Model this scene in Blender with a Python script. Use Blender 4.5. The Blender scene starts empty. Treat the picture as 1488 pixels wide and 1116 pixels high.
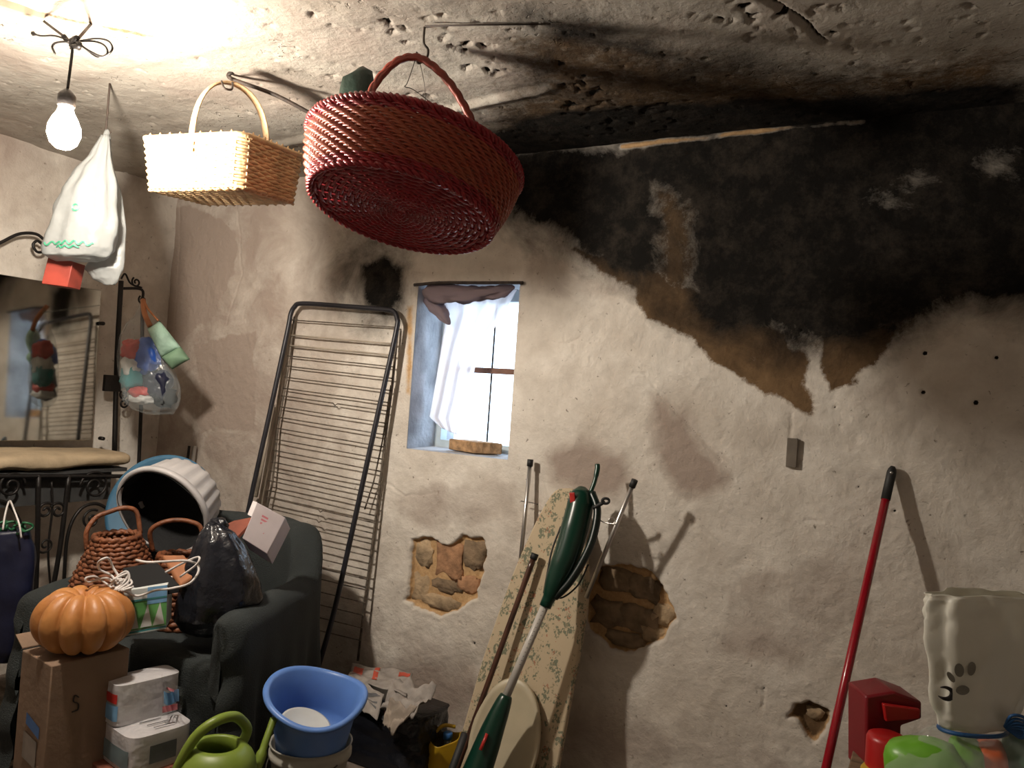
import bpy, math, random
import numpy as np
from math import sin, cos, pi, radians, sqrt, atan2
from mathutils import Vector, Matrix, noise

random.seed(4)
S = bpy.context.scene
COL = S.collection
# ------------------------------------------------------------------ camera
FPX = 1130.0; W, H = 1488, 1116
EYE = Vector((0, 0, 1.22))
YAW, PITCH, ROLL = radians(29), radians(1.2), radians(4.0)
CF = Vector((-sin(YAW)*cos(PITCH), cos(YAW)*cos(PITCH), sin(PITCH)))
_r = Vector((cos(YAW), sin(YAW), 0)); _u = _r.cross(CF)
CR = _r*cos(ROLL) + _u*sin(ROLL); CU = -_r*sin(ROLL) + _u*cos(ROLL)
cd = bpy.data.cameras.new('camera'); cam = bpy.data.objects.new('camera', cd); COL.objects.link(cam)
cd.sensor_width = 36.0; cd.lens = FPX/W*36.0; cd.clip_start = 0.02
cam.matrix_world = Matrix(((CR.x, CU.x, -CF.x, EYE.x), (CR.y, CU.y, -CF.y, EYE.y), (CR.z, CU.z, -CF.z, EYE.z), (0, 0, 0, 1)))
S.camera = cam
# ------------------------------------------------------------------ world and exposure
wd = bpy.data.worlds.new('daylight'); S.world = wd; wd.use_nodes = True
bg = wd.node_tree.nodes['Background']; bg.inputs[0].default_value = (0.62, 0.80, 1.0, 1); bg.inputs[1].default_value = 6.0
S.view_settings.view_transform = 'Standard'; S.view_settings.look = 'None'
S.view_settings.exposure = 0.0; S.view_settings.gamma = 1.0; S.view_settings.use_curve_mapping = False
BULB_STRENGTH = 1300.0
BULB_COLOR = (1.0, 0.90, 0.77)

# room: wall planes
D = 2.4; XL = -3.2; XR = 1.6; YF = -1.9; CZ = 2.095

def ray(px, py): return CF + CR*((px-744)/FPX) + CU*((558-py)/FPX)
def at(px, py, axis, val):
    d = ray(px, py); return EYE + d*((val-EYE[axis])/d[axis])
def PZ(px, py, z): return EYE + ray(px, py)*z
def onp(px, py, p0, nrm):
    d = ray(px, py); return EYE + d*((p0-EYE).dot(nrm)/d.dot(nrm))

# ------------------------------------------------------------------ materials
def nodes(name):
    m = bpy.data.materials.new(name); m.use_nodes = True
    nt = m.node_tree; return m, nt, nt.nodes['Principled BSDF']
def _n(nt, t, **kw):
    n = nt.nodes.new(t)
    for k, v in kw.items(): setattr(n, k, v)
    return n
def pm(name, col, rough=.6, metal=0., var=.18, ns=14, bump=.0, bs=60, trans=0., alpha=1., coat=0., col2=None, aniso=None, sss=0.):
    m, nt, b = nodes(name)
    tc = _n(nt, 'ShaderNodeTexCoord'); no = _n(nt, 'ShaderNodeTexNoise'); no.inputs['Scale'].default_value = ns; no.inputs['Detail'].default_value = 6
    if aniso:
        mp = _n(nt, 'ShaderNodeMapping'); mp.inputs['Scale'].default_value = aniso
        nt.links.new(tc.outputs['Object'], mp.inputs[0]); vec = mp.outputs[0]
    else: vec = tc.outputs['Object']
    nt.links.new(vec, no.inputs['Vector'])
    cr = _n(nt, 'ShaderNodeValToRGB'); nt.links.new(no.outputs['Fac'], cr.inputs[0])
    c2 = col2 or tuple(max(0, c*(1-2.2*var)) for c in col)
    cr.color_ramp.elements[0].position = .3; cr.color_ramp.elements[1].position = .62
    cr.color_ramp.elements[0].color = (*c2, 1); cr.color_ramp.elements[1].color = (*col, 1)
    nt.links.new(cr.outputs[0], b.inputs['Base Color'])
    b.inputs['Roughness'].default_value = rough; b.inputs['Metallic'].default_value = metal
    b.inputs['Coat Weight'].default_value = coat
    b.inputs['Transmission Weight'].default_value = trans; b.inputs['Alpha'].default_value = alpha
    if bump:
        n2 = _n(nt, 'ShaderNodeTexNoise'); n2.inputs['Scale'].default_value = bs; n2.inputs['Detail'].default_value = 5
        nt.links.new(vec, n2.inputs['Vector'])
        bp = _n(nt, 'ShaderNodeBump'); bp.inputs['Strength'].default_value = bump; bp.inputs['Distance'].default_value = .01
        nt.links.new(n2.outputs['Fac'], bp.inputs['Height']); nt.links.new(bp.outputs[0], b.inputs['Normal'])
    return m
def film(name, col, transp=.35, transl=.3, rough=.35, bump=.3, bs=30):
    """thin plastic or fabric sheet: diffuse + translucent + some see-through"""
    m = bpy.data.materials.new(name); m.use_nodes = True; nt = m.node_tree; nt.nodes.clear()
    out = _n(nt, 'ShaderNodeOutputMaterial'); b = _n(nt, 'ShaderNodeBsdfPrincipled'); t = _n(nt, 'ShaderNodeBsdfTranslucent'); tr = _n(nt, 'ShaderNodeBsdfTransparent')
    b.inputs['Base Color'].default_value = (*col, 1); b.inputs['Roughness'].default_value = rough; t.inputs[0].default_value = (*col, 1)
    tc = _n(nt, 'ShaderNodeTexCoord'); no = _n(nt, 'ShaderNodeTexNoise'); no.inputs['Scale'].default_value = bs; nt.links.new(tc.outputs['Object'], no.inputs[0])
    bp = _n(nt, 'ShaderNodeBump'); bp.inputs['Strength'].default_value = bump; bp.inputs['Distance'].default_value = .01
    nt.links.new(no.outputs[0], bp.inputs['Height']); nt.links.new(bp.outputs[0], b.inputs['Normal'])
    m1 = _n(nt, 'ShaderNodeMixShader'); m1.inputs[0].default_value = transl; nt.links.new(b.outputs[0], m1.inputs[1]); nt.links.new(t.outputs[0], m1.inputs[2])
    m2 = _n(nt, 'ShaderNodeMixShader'); m2.inputs[0].default_value = transp; nt.links.new(m1.outputs[0], m2.inputs[1]); nt.links.new(tr.outputs[0], m2.inputs[2])
    nt.links.new(m2.outputs[0], out.inputs[0]); return m

def masonry(name, base, warm, floor=False, fine=1.0, pits=0.0):
    """old plaster: attributes soot / brown / damp / tan masks: stains with broken edges, some painted shade"""
    m, nt, b = nodes(name); L = nt.links.new
    tc = _n(nt, 'ShaderNodeTexCoord')
    def nz(sc, det=8, rough=.6, dist=0):
        n = _n(nt, 'ShaderNodeTexNoise'); n.inputs['Scale'].default_value = sc; n.inputs['Detail'].default_value = det
        n.inputs['Roughness'].default_value = rough; n.inputs['Distortion'].default_value = dist; L(tc.outputs['Object'], n.inputs[0]); return n.outputs['Fac']
    def ramp(f, a, c, ca=(0, 0, 0), cb=(1, 1, 1)):
        r = _n(nt, 'ShaderNodeValToRGB'); L(f, r.inputs[0]); e = r.color_ramp.elements
        e[0].position = a; e[1].position = c; e[0].color = (*ca, 1); e[1].color = (*cb, 1); return r.outputs[0]
    def mix(f, a, c):
        x = _n(nt, 'ShaderNodeMix', data_type='RGBA'); 
        if isinstance(f, float): x.inputs[0].default_value = f
        else: L(f, x.inputs[0])
        for s, v in ((6, a), (7, c)):
            if isinstance(v, tuple): x.inputs[s].default_value = (*v, 1)
            else: L(v, x.inputs[s])
        return x.outputs[2]
    def mth(op, a, c):
        x = _n(nt, 'ShaderNodeMath', operation=op)
        for s, v in ((0, a), (1, c)):
            if isinstance(v, (int, float)): x.inputs[s].default_value = v
            else: L(v, x.inputs[s])
        return x.outputs[0]
    def stain(attr, n1, k, lo, hi):
        a = _n(nt, 'ShaderNodeAttribute', attribute_name=attr)
        v = mth('ADD', a.outputs['Fac'], mth('MULTIPLY', mth('SUBTRACT', n1, .5), k))
        v = mth('MULTIPLY', v, mth('MINIMUM', mth('MULTIPLY', a.outputs['Fac'], 8), 1.0))
        return ramp(v, lo, hi)
    big = nz(2.2, 6, .6, .6); mid = nz(9, 8, .65, .3); fin = nz(70, 8, .7); spk = nz(52, 4, .6, .4)
    c = mix(ramp(big, .36, .62), warm, base)
    c = mix(ramp(mid, .35, .7), mix(.45, c, (warm[0]*.55, warm[1]*.52, warm[2]*.5)), c)
    c = mix(ramp(spk, .26, .34, (.85, .85, .85), (0, 0, 0)), c, (.16, .13, .10))
    c = mix(stain('damp_shade', nz(5, 9, .65, .8), .9, .28, .72), c, (.37, .30, .255))
    c = mix(stain('tan', mid, .7, .35, .6), c, mix(ramp(fin, .3, .7), (.42, .25, .12), (.60, .40, .21)))
    c = mix(stain('brown', nz(26, 10, .85), 2.0, .30, .75), c, mix(ramp(mid, .3, .7), (.085, .052, .028), (.20, .125, .065)))
    c = mix(stain('soot', nz(5, 12, .8, .5), 1.0, .10, .72), c, mix(ramp(nz(11, 10, .8), .46, .78), (.008, .007, .006), (.050, .040, .031)))
    c = mix(stain('dark', nz(45, 4, .6), .5, .45, .65), c, (.012, .010, .008))
    L(c, b.inputs['Base Color']); b.inputs['Roughness'].default_value = .93; b.inputs['Specular IOR Level'].default_value = .15
    h = mth('ADD', mth('MULTIPLY', mid, .8), mth('ADD', mth('MULTIPLY', fin, .28*fine), mth('MULTIPLY', nz(26, 6), .4*fine)))
    if pits:
        pv = ramp(nz(42, 3, .5, .8), .30, .37); reg = ramp(nz(3.5, 4), .52, .60)
        h = mth('ADD', h, mth('MULTIPLY', mth('MAXIMUM', pv, mth('SUBTRACT', 1.0, reg)), pits))
    bp = _n(nt, 'ShaderNodeBump'); bp.inputs['Strength'].default_value = .8; bp.inputs['Distance'].default_value = .012
    L(h, bp.inputs['Height']); L(bp.outputs[0], b.inputs['Normal'])
    return m

M = {}
M['plaster'] = masonry('plaster', (.80, .75, .68), (.66, .595, .52))
M['ceil'] = masonry('ceiling_concrete', (.50, .465, .41), (.38, .34, .29), pits=.9)
M['floor'] = masonry('floor_dirt', (.10, .08, .06), (.06, .05, .04))
M['stone_tan'] = pm('stone_tan', (.50, .36, .22), .95, var=.25, ns=18, bump=.8, bs=45)
M['stone_orange'] = pm('stone_orange', (.48, .26, .14), .95, var=.22, ns=22, bump=.8, bs=45)
M['stone_brown'] = pm('stone_brown', (.30, .21, .13), .95, var=.25, ns=20, bump=.8, bs=45)
M['reveal'] = pm('reveal_limewash', (.46, .47, .50), .9, var=.22, ns=9, bump=.5)
M['frame'] = pm('window_paint', (.50, .58, .62), .6, var=.12)
M['transom'] = pm('transom_wood', (.16, .07, .04), .7, var=.2)
M['curtain'] = film('curtain_sheer', (.86, .80, .79), transp=.30, transl=.6, rough=.9, bump=.2, bs=8)
M['valance'] = film('valance_cloth', (.30, .23, .25), transp=.02, transl=.25, rough=.9, bump=.3, bs=25)
M['black_rubber'] = pm('black_rubber', (.02, .02, .02), .6)
M['rod'] = pm('rusty_rod', (.05, .033, .024), .7, var=.3, ns=40)
M['wire'] = pm('grey_wire', (.10, .09, .08), .5, metal=.6)
M['red_wicker'] = pm('red_wicker', (.34, .018, .026), .30, var=.25, ns=30, col2=(.22, .012, .02), bump=.25, bs=120)
M['brick_wicker'] = pm('brick_red_wicker', (.38, .085, .038), .34, var=.25, ns=24, col2=(.34, .05, .03), bump=.25, bs=120)
M['dark_wicker'] = pm('handle_wicker', (.30, .05, .03), .4, var=.25, ns=24)
M['straw'] = pm('straw_wicker', (.70, .47, .25), .55, var=.16, ns=30, bump=.3, bs=100)
M['straw_light'] = pm('straw_handle', (.66, .45, .25), .5, var=.12, ns=30, bump=.2)
M['brown_wicker'] = pm('brown_wicker', (.21, .070, .028), .5, var=.25, ns=25, bump=.4, bs=90)
M['bag_white'] = film('white_film', (.31, .32, .315), transp=.16, transl=.35, bump=.5, bs=26)
M['bag_clear'] = film('clear_film', (.45, .50, .52), transp=.80, transl=.1, rough=.15, bump=.8, bs=30)
M['green_print'] = pm('green_print', (.03, .22, .12), .5)
M['redbox'] = pm('red_carton', (.26, .035, .020), .6)
M['iron'] = pm('black_iron', (.018, .015, .014), .45, metal=.4, bump=.2)
M['mirror'] = pm('mirror_glass', (.46, .45, .41), .05, metal=1.0, var=.10, ns=6)
M['cream_cloth'] = pm('cream_cloth', (.44, .34, .22), .85, var=.14, ns=9, bump=.4, bs=30)
M['dark_panel'] = pm('dark_panel', (.045, .045, .045), .7)
M['navy'] = pm('navy_plastic', (.010, .012, .035), .4, bump=.3, bs=15)
M['green_net'] = pm('green_net', (.015, .11, .045), .5)
M['mint'] = pm('mint_cloth', (.32, .48, .38), .7, bump=.3); M['olive_cloth'] = pm('dark_green_cloth', (.16, .27, .17), .7)
M['blue_p'] = pm('blue_goods', (.03, .12, .55), .4); M['red_p'] = pm('red_goods', (.60, .06, .05), .5); M['teal_p'] = pm('teal_goods', (.05, .25, .26), .5); M['white_p'] = pm('white_goods', (.68, .68, .66), .5)
M['cover'] = pm('grey_green_cover', (.027, .033, .033), .92, var=.15, ns=7, bump=.5, bs=260)
M['pumpkin'] = pm('pumpkin_skin', (.47, .205, .06), .45, var=.14, ns=10, bump=.25, bs=40, col2=(.38, .145, .04))
M['stem'] = pm('pumpkin_stem', (.30, .22, .10), .8)
M['carton'] = pm('brown_cardboard', (.23, .15, .10), .85, var=.1, ns=6, bump=.15)
M['ink'] = pm('ink', (.03, .025, .025), .8)
M['blue_ink'] = pm('blue_ink', (.06, .15, .38), .7)
M['tissue'] = pm('tissue_paper', (.62, .60, .60), .8, var=.05, ns=20, bump=.25, bs=50)
M['wood_red'] = pm('red_brown_wood', (.23, .075, .045), .5, var=.25, ns=8, aniso=(1, 12, 12))
M['wood'] = pm('grey_wood', (.22, .15, .09), .7, var=.25, ns=8, aniso=(1, 12, 12))
M['can_green'] = pm('olive_green_plastic', (.19, .265, .035), .42, var=.06)
M['basin_blue'] = pm('blue_plastic', (.115, .24, .60), .38, var=.05)
M['bucket_white'] = pm('white_bucket_plastic', (.42, .40, .35), .45, var=.08)
M['lid_white'] = pm('white_lid_plastic', (.58, .58, .55), .4, var=.04)
M['binbag'] = pm('black_bin_film', (.012, .013, .018), .22, var=.1, bump=.9, bs=22)
M['paper'] = pm('printed_paper', (.38, .34, .31), .8, var=.18, ns=22, bump=.2)
M['paper_red'] = pm('red_paper_print', (.58, .09, .05), .7); M['paper_grey'] = pm('grey_paper_print', (.16, .16, .17), .7)
M['yellow'] = pm('yellow_plastic', (.52, .32, .015), .4, var=.06)
M['blue_cap'] = pm('blue_cap', (.05, .20, .55), .4)
M['clear'] = pm('clear_bottle', (.85, .9, .9), .08, trans=.9, var=.02)
M['alu'] = pm('aluminium', (.58, .56, .54), .3, metal=.9, var=.05)
M['cream_p'] = pm('cream_plastic', (.50, .43, .30), .35, var=.05)
M['brown_pole'] = pm('brown_varnished_pole', (.085, .034, .02), .28, var=.3, ns=12, coat=.3)
M['trim_green'] = pm('dark_green_plastic', (.003, .034, .020), .28, var=.05)
M['trim_red'] = pm('red_switch', (.55, .035, .03), .35); M['white_shaft'] = pm('white_shaft', (.52, .49, .45), .35, var=.06)
M['red_pole'] = pm('red_lacquer', (.34, .005, .016), .25, var=.05, coat=.4)
M['toy_red'] = pm('toy_red', (.42, .012, .012), .35, var=.04); M['toy_dred'] = pm('toy_dark_red', (.19, .006, .012), .38, var=.04)
M['toy_green'] = pm('toy_green', (.15, .40, .03), .35, var=.04); M['toy_orange'] = pm('toy_orange', (.72, .12, .02), .35, var=.04); M['toy_dgreen'] = pm('toy_dark_green', (.02, .14, .07), .4)
M['ribbon'] = pm('blue_ribbon', (.015, .09, .26), .5)
M['bag_milk'] = film('milky_film', (.88, .86, .78), transp=.04, transl=.3, rough=.4, bump=.5, bs=18)
M['tub_white'] = pm('white_ribbed_plastic', (.46, .44, .44), .5, var=.08); M['tub_black'] = pm('black_lining', (.006, .006, .007), .85, bump=.8, bs=25)
M['blue_dull'] = pm('dull_blue_plastic', (.045, .14, .24), .55, var=.08)
M['cord'] = pm('white_cord', (.66, .62, .60), .6)
M['black_mat'] = pm('black_matt', (.005, .005, .006), .9)
M['teal_print'] = pm('teal_print', (.06, .34, .42), .5); M['lgreen_print'] = pm('green_carton_print', (.14, .40, .12), .5); M['lblue_print'] = pm('blue_carton_print', (.20, .42, .70), .5)
M['pink_ink'] = pm('pink_ink', (.66, .22, .25), .7); M['terra'] = pm('terracotta', (.44, .17, .07), .7)
M['rack_dark'] = pm('dark_grey_enamel', (.028, .027, .034), .4, metal=.2); M['rack_cream'] = pm('cream_enamel', (.40, .34, .27), .5); M['rack_wire'] = pm('rack_wire', (.20, .165, .13), .5, metal=.3, var=.3, ns=60)
M['navy_bag'] = pm('green_black_plastic', (.008, .028, .020), .3, bump=.5, bs=25)
M['recess_shade'] = pm('recess_shade_grey', (.17, .14, .11), .7)
def floral():
    m, nt, b = nodes('floral_cover'); L = nt.links.new
    tc = _n(nt, 'ShaderNodeTexCoord')
    def layer(sc, seed, thr, col, prev):
        mp = _n(nt, 'ShaderNodeMapping'); mp.inputs['Location'].default_value = (seed, seed*.7, seed*.3); mp.inputs['Scale'].default_value = (1, 1, .8); L(tc.outputs['Object'], mp.inputs[0])
        dn = _n(nt, 'ShaderNodeTexNoise'); dn.inputs['Scale'].default_value = 90; L(mp.outputs[0], dn.inputs[0])
        ad = _n(nt, 'ShaderNodeMix', data_type='RGBA', blend_type='LINEAR_LIGHT'); ad.inputs[0].default_value = .028; L(mp.outputs[0], ad.inputs[6]); L(dn.outputs['Color'], ad.inputs[7])
        v = _n(nt, 'ShaderNodeTexVoronoi'); v.inputs['Scale'].default_value = sc; v.inputs['Randomness'].default_value = .75; L(ad.outputs[2], v.inputs[0])
        r = _n(nt, 'ShaderNodeValToRGB'); e = r.color_ramp.elements; e[0].position = thr; e[1].position = thr+.05; e[0].color = (1, 1, 1, 1); e[1].color = (0, 0, 0, 1)
        n2 = _n(nt, 'ShaderNodeTexNoise'); n2.inputs['Scale'].default_value = 120; L(mp.outputs[0], n2.inputs[0])
        r2 = _n(nt, 'ShaderNodeValToRGB'); r2.color_ramp.elements[0].position = .43; r2.color_ramp.elements[1].position = .49; L(n2.outputs[0], r2.inputs[0])
        mu = _n(nt, 'ShaderNodeMath', operation='MULTIPLY'); L(v.outputs[0], r.inputs[0]); L(r.outputs[0], mu.inputs[0]); L(r2.outputs[0], mu.inputs[1])
        x = _n(nt, 'ShaderNodeMix', data_type='RGBA'); L(mu.outputs[0], x.inputs[0])
        if isinstance(prev, tuple): x.inputs[6].default_value = (*prev, 1)
        else: L(prev, x.inputs[6])
        x.inputs[7].default_value = (*col, 1); return x.outputs[2]
    c = layer(26, 0, .36, (.17, .18, .12), (.50, .40, .27)); c = layer(24, .012, .15, (.38, .17, .10), c); c = layer(30, 3.1, .17, (.28, .24, .15), c)
    L(c, b.inputs['Base Color']); b.inputs['Roughness'].default_value = .85; return m
M['floral'] = floral()

# ------------------------------------------------------------------ mesh helpers
class MB:
    def __init__(s): s.v = []; s.f = []
    def add(s, vs, fs):
        o = len(s.v); s.v += [Vector(v) for v in vs]; s.f += [tuple(i+o for i in f) for f in fs]; return s
    def box(s, c, dx, dy, dz, R=None, taper=1.0):
        c = Vector(c); vs = []
        for z in (-1, 1):
            k = taper if z > 0 else 1
            for x, y in ((-1, -1), (1, -1), (1, 1), (-1, 1)):
                p = Vector((x*dx/2*k, y*dy/2*k, z*dz/2)); vs.append(c + (R @ p if R else p))
        return s.add(vs, [(0, 3, 2, 1), (4, 5, 6, 7), (0, 1, 5, 4), (1, 2, 6, 5), (2, 3, 7, 6), (3, 0, 4, 7)])
    def hexa(s, p): return s.add(p, [(0, 3, 2, 1), (4, 5, 6, 7), (0, 1, 5, 4), (1, 2, 6, 5), (2, 3, 7, 6), (3, 0, 4, 7)])
    def tube(s, path, r, n=8, closed=False, caps=True, flat=None, up=None):
        P = [Vector(p) for p in path]; k = len(P); rs = r if isinstance(r, (list, tuple)) else [r]*k
        T = []
        for i in range(k):
            a = P[(i-1) % k] if (closed or i > 0) else P[i]; b = P[(i+1) % k] if (closed or i < k-1) else P[i]
            t = (b-a); T.append(t.normalized() if t.length > 1e-9 else Vector((0, 0, 1)))
        n0 = Vector(up) if up is not None else (Vector((0, 0, 1)) if abs(T[0].z) < .9 else Vector((1, 0, 0)))
        vs = []; nn = (n0 - T[0]*n0.dot(T[0])).normalized()
        for i in range(k):
            if up is not None: nn = (Vector(up) - T[i]*Vector(up).dot(T[i])).normalized()
            else: nn = (nn - T[i]*nn.dot(T[i])).normalized()
            bb = T[i].cross(nn)
            for j in range(n):
                a = 2*pi*j/n; fa = flat or 1.0
                vs.append(P[i] + nn*cos(a)*rs[i]*fa + bb*sin(a)*rs[i])
        fs = []
        for i in range(k if closed else k-1):
            for j in range(n):
                a = i*n+j; b = i*n+(j+1) % n; i2 = (i+1) % k; fs.append((a, b, i2*n+(j+1) % n, i2*n+j))
        if caps and not closed: fs += [tuple(reversed(range(n))), tuple((k-1)*n+j for j in range(n))]
        return s.add(vs, fs)
    def lathe(s, prof, n=40, Mx=None, fn=None, closed=False):
        """prof: list of (r, z); fn(r,a,z)->(x,y,z) optional"""
        vs = []; 
        for r, z in prof:
            for j in range(n):
                a = 2*pi*j/n; p = Vector(fn(r, a, z)) if fn else Vector((r*cos(a), r*sin(a), z)); vs.append(Mx @ p if Mx else p)
        fs = []; k = len(prof)
        for i in range(k-1 if not closed else k):
            for j in range(n):
                i2 = (i+1) % k; fs.append((i*n+j, i*n+(j+1) % n, i2*n+(j+1) % n, i2*n+j))
        if not closed:
            if prof[0][0] > 1e-6 and prof[0][0] < .02: fs.append(tuple(reversed(range(n))))
            if prof[-1][0] < .02: fs.append(tuple((k-1)*n+j for j in range(n)))
        return s.add(vs, fs)
    def surf(s, fn, nu, nv, cu=False, cv=False):
        vs = []; 
        for i in range(nu + (0 if cu else 1)):
            for j in range(nv + (0 if cv else 1)): vs.append(Vector(fn(i/nu, j/nv)))
        mu = nu if cu else nu+1; mv = nv if cv else nv+1
        fs = []
        for i in range(nu):
            for j in range(nv): fs.append((i*mv+j, ((i+1) % mu)*mv+j, ((i+1) % mu)*mv+(j+1) % mv, i*mv+(j+1) % mv))
        return s.add(vs, fs)
    def slab(s, pts, nrm, th):
        """outline extruded by th along nrm"""
        n = len(pts); nrm = Vector(nrm).normalized()
        a = [Vector(p) for p in pts]; b = [p + nrm*th for p in a]
        return s.add(a+b, [tuple(reversed(range(n))), tuple(range(n, 2*n))] + [(i, (i+1) % n, n+(i+1) % n, n+i) for i in range(n)])
    def build(s, name, mat, parent=None, smooth=True, origin=None, bevel=0, subd=0, solid=0, autos=None, weld=False):
        me = bpy.data.meshes.new(name); o = bpy.data.objects.new(name, me); COL.objects.link(o)
        org = Vector(parent['_o']) if parent is not None and '_o' in parent else (Vector(origin) if origin is not None else Vector((0, 0, 0)))
        me.from_pydata([v-org for v in s.v], [], s.f); me.update()
        import bmesh
        bm = bmesh.new(); bm.from_mesh(me)
        if weld: bmesh.ops.remove_doubles(bm, verts=bm.verts, dist=1e-5)
        bmesh.ops.recalc_face_normals(bm, faces=bm.faces); bm.to_mesh(me); bm.free()
        me.materials.append(mat)
        if smooth: me.polygons.foreach_set('use_smooth', [True]*len(me.polygons))
        if solid: md = o.modifiers.new('s', 'SOLIDIFY'); md.thickness = solid; md.offset = 0
        if bevel: md = o.modifiers.new('b', 'BEVEL'); md.width = bevel; md.segments = 2; md.limit_method = 'ANGLE'
        if subd: md = o.modifiers.new('u', 'SUBSURF'); md.levels = subd; md.render_levels = subd
        if smooth and (bevel or autos):
            me.set_sharp_from_angle(angle=radians(autos or 35))
        if parent is not None:
            o.parent = parent
            if '_o' in parent: o['_o'] = parent['_o']
        elif origin is not None: o.location = org
        return o
def thing(name, label, cat, loc, group=None):
    o = bpy.data.objects.new(name, None); COL.objects.link(o); o.empty_display_size = .05
    o.location = loc; o['_o'] = tuple(loc); o['label'] = label; o['category'] = cat
    if group: o['group'] = group
    return o
def tag(o, label, cat, group=None):
    o['label'] = label; o['category'] = cat
    if group: o['group'] = group
    return o
def lerp(a, b, t): return a + (b-a)*t
def catmull(pts, n=8, closed=False):
    P = [Vector(p) for p in pts]; k = len(P); out = []
    rng = range(k if closed else k-1)
    for i in rng:
        p0 = P[(i-1) % k] if (closed or i > 0) else P[i]*2-P[i+1]; p1 = P[i]; p2 = P[(i+1) % k]; p3 = P[(i+2) % k] if (closed or i+2 < k) else p2*2-p1
        for j in range(n):
            t = j/n; out.append(.5*((2*p1) + (-p0+p2)*t + (2*p0-5*p1+4*p2-p3)*t*t + (-p0+3*p1-3*p2+p3)*t**3))
    if not closed: out.append(P[-1])
    return out
def fz(p, s, seed=0, o=3): return noise.fractal(Vector(p)*s + Vector((seed*7.3, seed*3.1, seed*5.7)), .9, 2.0, o)
def frame(loc, xax, zax):
    z = Vector(zax).normalized(); x = Vector(xax); x = (x - z*x.dot(z)).normalized(); y = z.cross(x)
    return Matrix(((x.x, y.x, z.x, loc[0]), (x.y, y.y, z.y, loc[1]), (x.z, y.z, z.z, loc[2]), (0, 0, 0, 1)))

# ------------------------------------------------------------------ numpy noise and stain masks
rng = np.random.RandomState(7)
_G = rng.rand(256, 256)
def vn(x, y):
    xi = np.floor(x).astype(int); yi = np.floor(y).astype(int); fx = x-xi; fy = y-yi
    fx = fx*fx*(3-2*fx); fy = fy*fy*(3-2*fy)
    g = lambda a, b: _G[a % 256, b % 256]
    return (g(xi, yi)*(1-fx)+g(xi+1, yi)*fx)*(1-fy) + (g(xi, yi+1)*(1-fx)+g(xi+1, yi+1)*fx)*fy
def fbm(x, y, s, o=5, seed=0):
    r = 0; a = .5; t = 0
    for k in range(o):
        r = r + a*vn(x*s+seed*13.7+k*31.3, y*s+seed*7.9+k*17.1); t += a; a *= .55; s *= 2.03
    return r/t - .5
def sdf(x, y, poly):
    P = np.array(poly, float); d = np.full(x.shape, 1e9); ins = np.zeros(x.shape, bool); n = len(P)
    for i in range(n):
        a = P[i]; b = P[(i+1) % n]; e = b-a; wx = x-a[0]; wy = y-a[1]
        t = np.clip((wx*e[0]+wy*e[1])/(e @ e + 1e-12), 0, 1); d = np.minimum(d, np.hypot(wx-e[0]*t, wy-e[1]*t))
        c = ((a[1] > y) != (b[1] > y)) & (x < (b[0]-a[0])*(y-a[1])/(b[1]-a[1]+1e-12)+a[0]); ins ^= c
    return np.where(ins, -d, d)
def seg(x, y, a, b):
    a = np.array(a, float); b = np.array(b, float); e = b-a; t = np.clip(((x-a[0])*e[0]+(y-a[1])*e[1])/(e @ e), 0, 1)
    return np.hypot(x-a[0]-e[0]*t, y-a[1]-e[1]*t), t
def mask(x, y, poly, soft, wob=0., seed=0, ws=6):
    d = sdf(x, y, poly)
    if wob: d = d + wob*2*fbm(x, y, ws, 5, seed)
    return np.clip(.5 - d/soft, 0, 1)
def grid_obj(name, U, V, X, Y, Z, attrs, mat, keep=None, flip=False):
    nu, nv = U, V
    me = bpy.data.meshes.new(name); co = np.stack([X.ravel(), Y.ravel(), Z.ravel()], 1).astype(np.float32)
    i, j = np.meshgrid(np.arange(nu-1), np.arange(nv-1), indexing='ij')
    a = i*nv+j; q = np.stack([a, a+nv, a+nv+1, a+1], -1).reshape(-1, 4)
    if flip: q = q[:, ::-1]
    if keep is not None: q = q[keep.reshape(-1)]
    me.vertices.add(len(co)); me.vertices.foreach_set('co', co.ravel())
    me.loops.add(q.size); me.loops.foreach_set('vertex_index', q.ravel().astype(np.int32))
    me.polygons.add(len(q)); me.polygons.foreach_set('loop_start', np.arange(0, q.size, 4, dtype=np.int32)); 
    me.polygons.foreach_set('use_smooth', np.ones(len(q), bool))
    me.update(calc_edges=True); me.validate()
    for k, v in attrs.items():
        at_ = me.attributes.new(k, 'FLOAT', 'POINT'); at_.data.foreach_set('value', v.ravel().astype(np.float32))
    me.materials.append(mat)
    o = bpy.data.objects.new(name, me); COL.objects.link(o); o['kind'] = 'structure'; return o

# ------------------------------------------------------------------ back wall with the window opening
WX0, WX1 = at(600, 530, 1, D).x, at(748, 530, 1, D).x
WZ0, WZ1 = at(665, 660, 1, D).z, at(680, 411, 1, D).z
def wxz(pts):
    r = []
    for p in pts: q = at(p[0], p[1], 1, D); r.append((q.x, q.z))
    return r
xs = np.arange(XL-.02, XR+.02, .005); zs = np.arange(-.01, CZ+.03, .005)
xs[np.argmin(abs(xs-WX0))] = WX0; xs[np.argmin(abs(xs-WX1))] = WX1; zs[np.argmin(abs(zs-WZ0))] = WZ0; zs[np.argmin(abs(zs-WZ1))] = WZ1
X, Z = np.meshgrid(xs, zs, indexing='ij')
sootp = wxz([(690, 215), (720, 300), (752, 335), (800, 345), (850, 372), (905, 410), (950, 425), (1000, 455), (1040, 480), (1100, 488), (1150, 500), (1190, 512), (1240, 500), (1290, 492), (1340, 474), (1400, 448), (1488, 455), (1600, 440), (1760, 470), (1950, 330), (2050, 60), (1250, 120), (900, 200)])
soot = mask(X, Z, sootp, .20, .06, 1)
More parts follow.
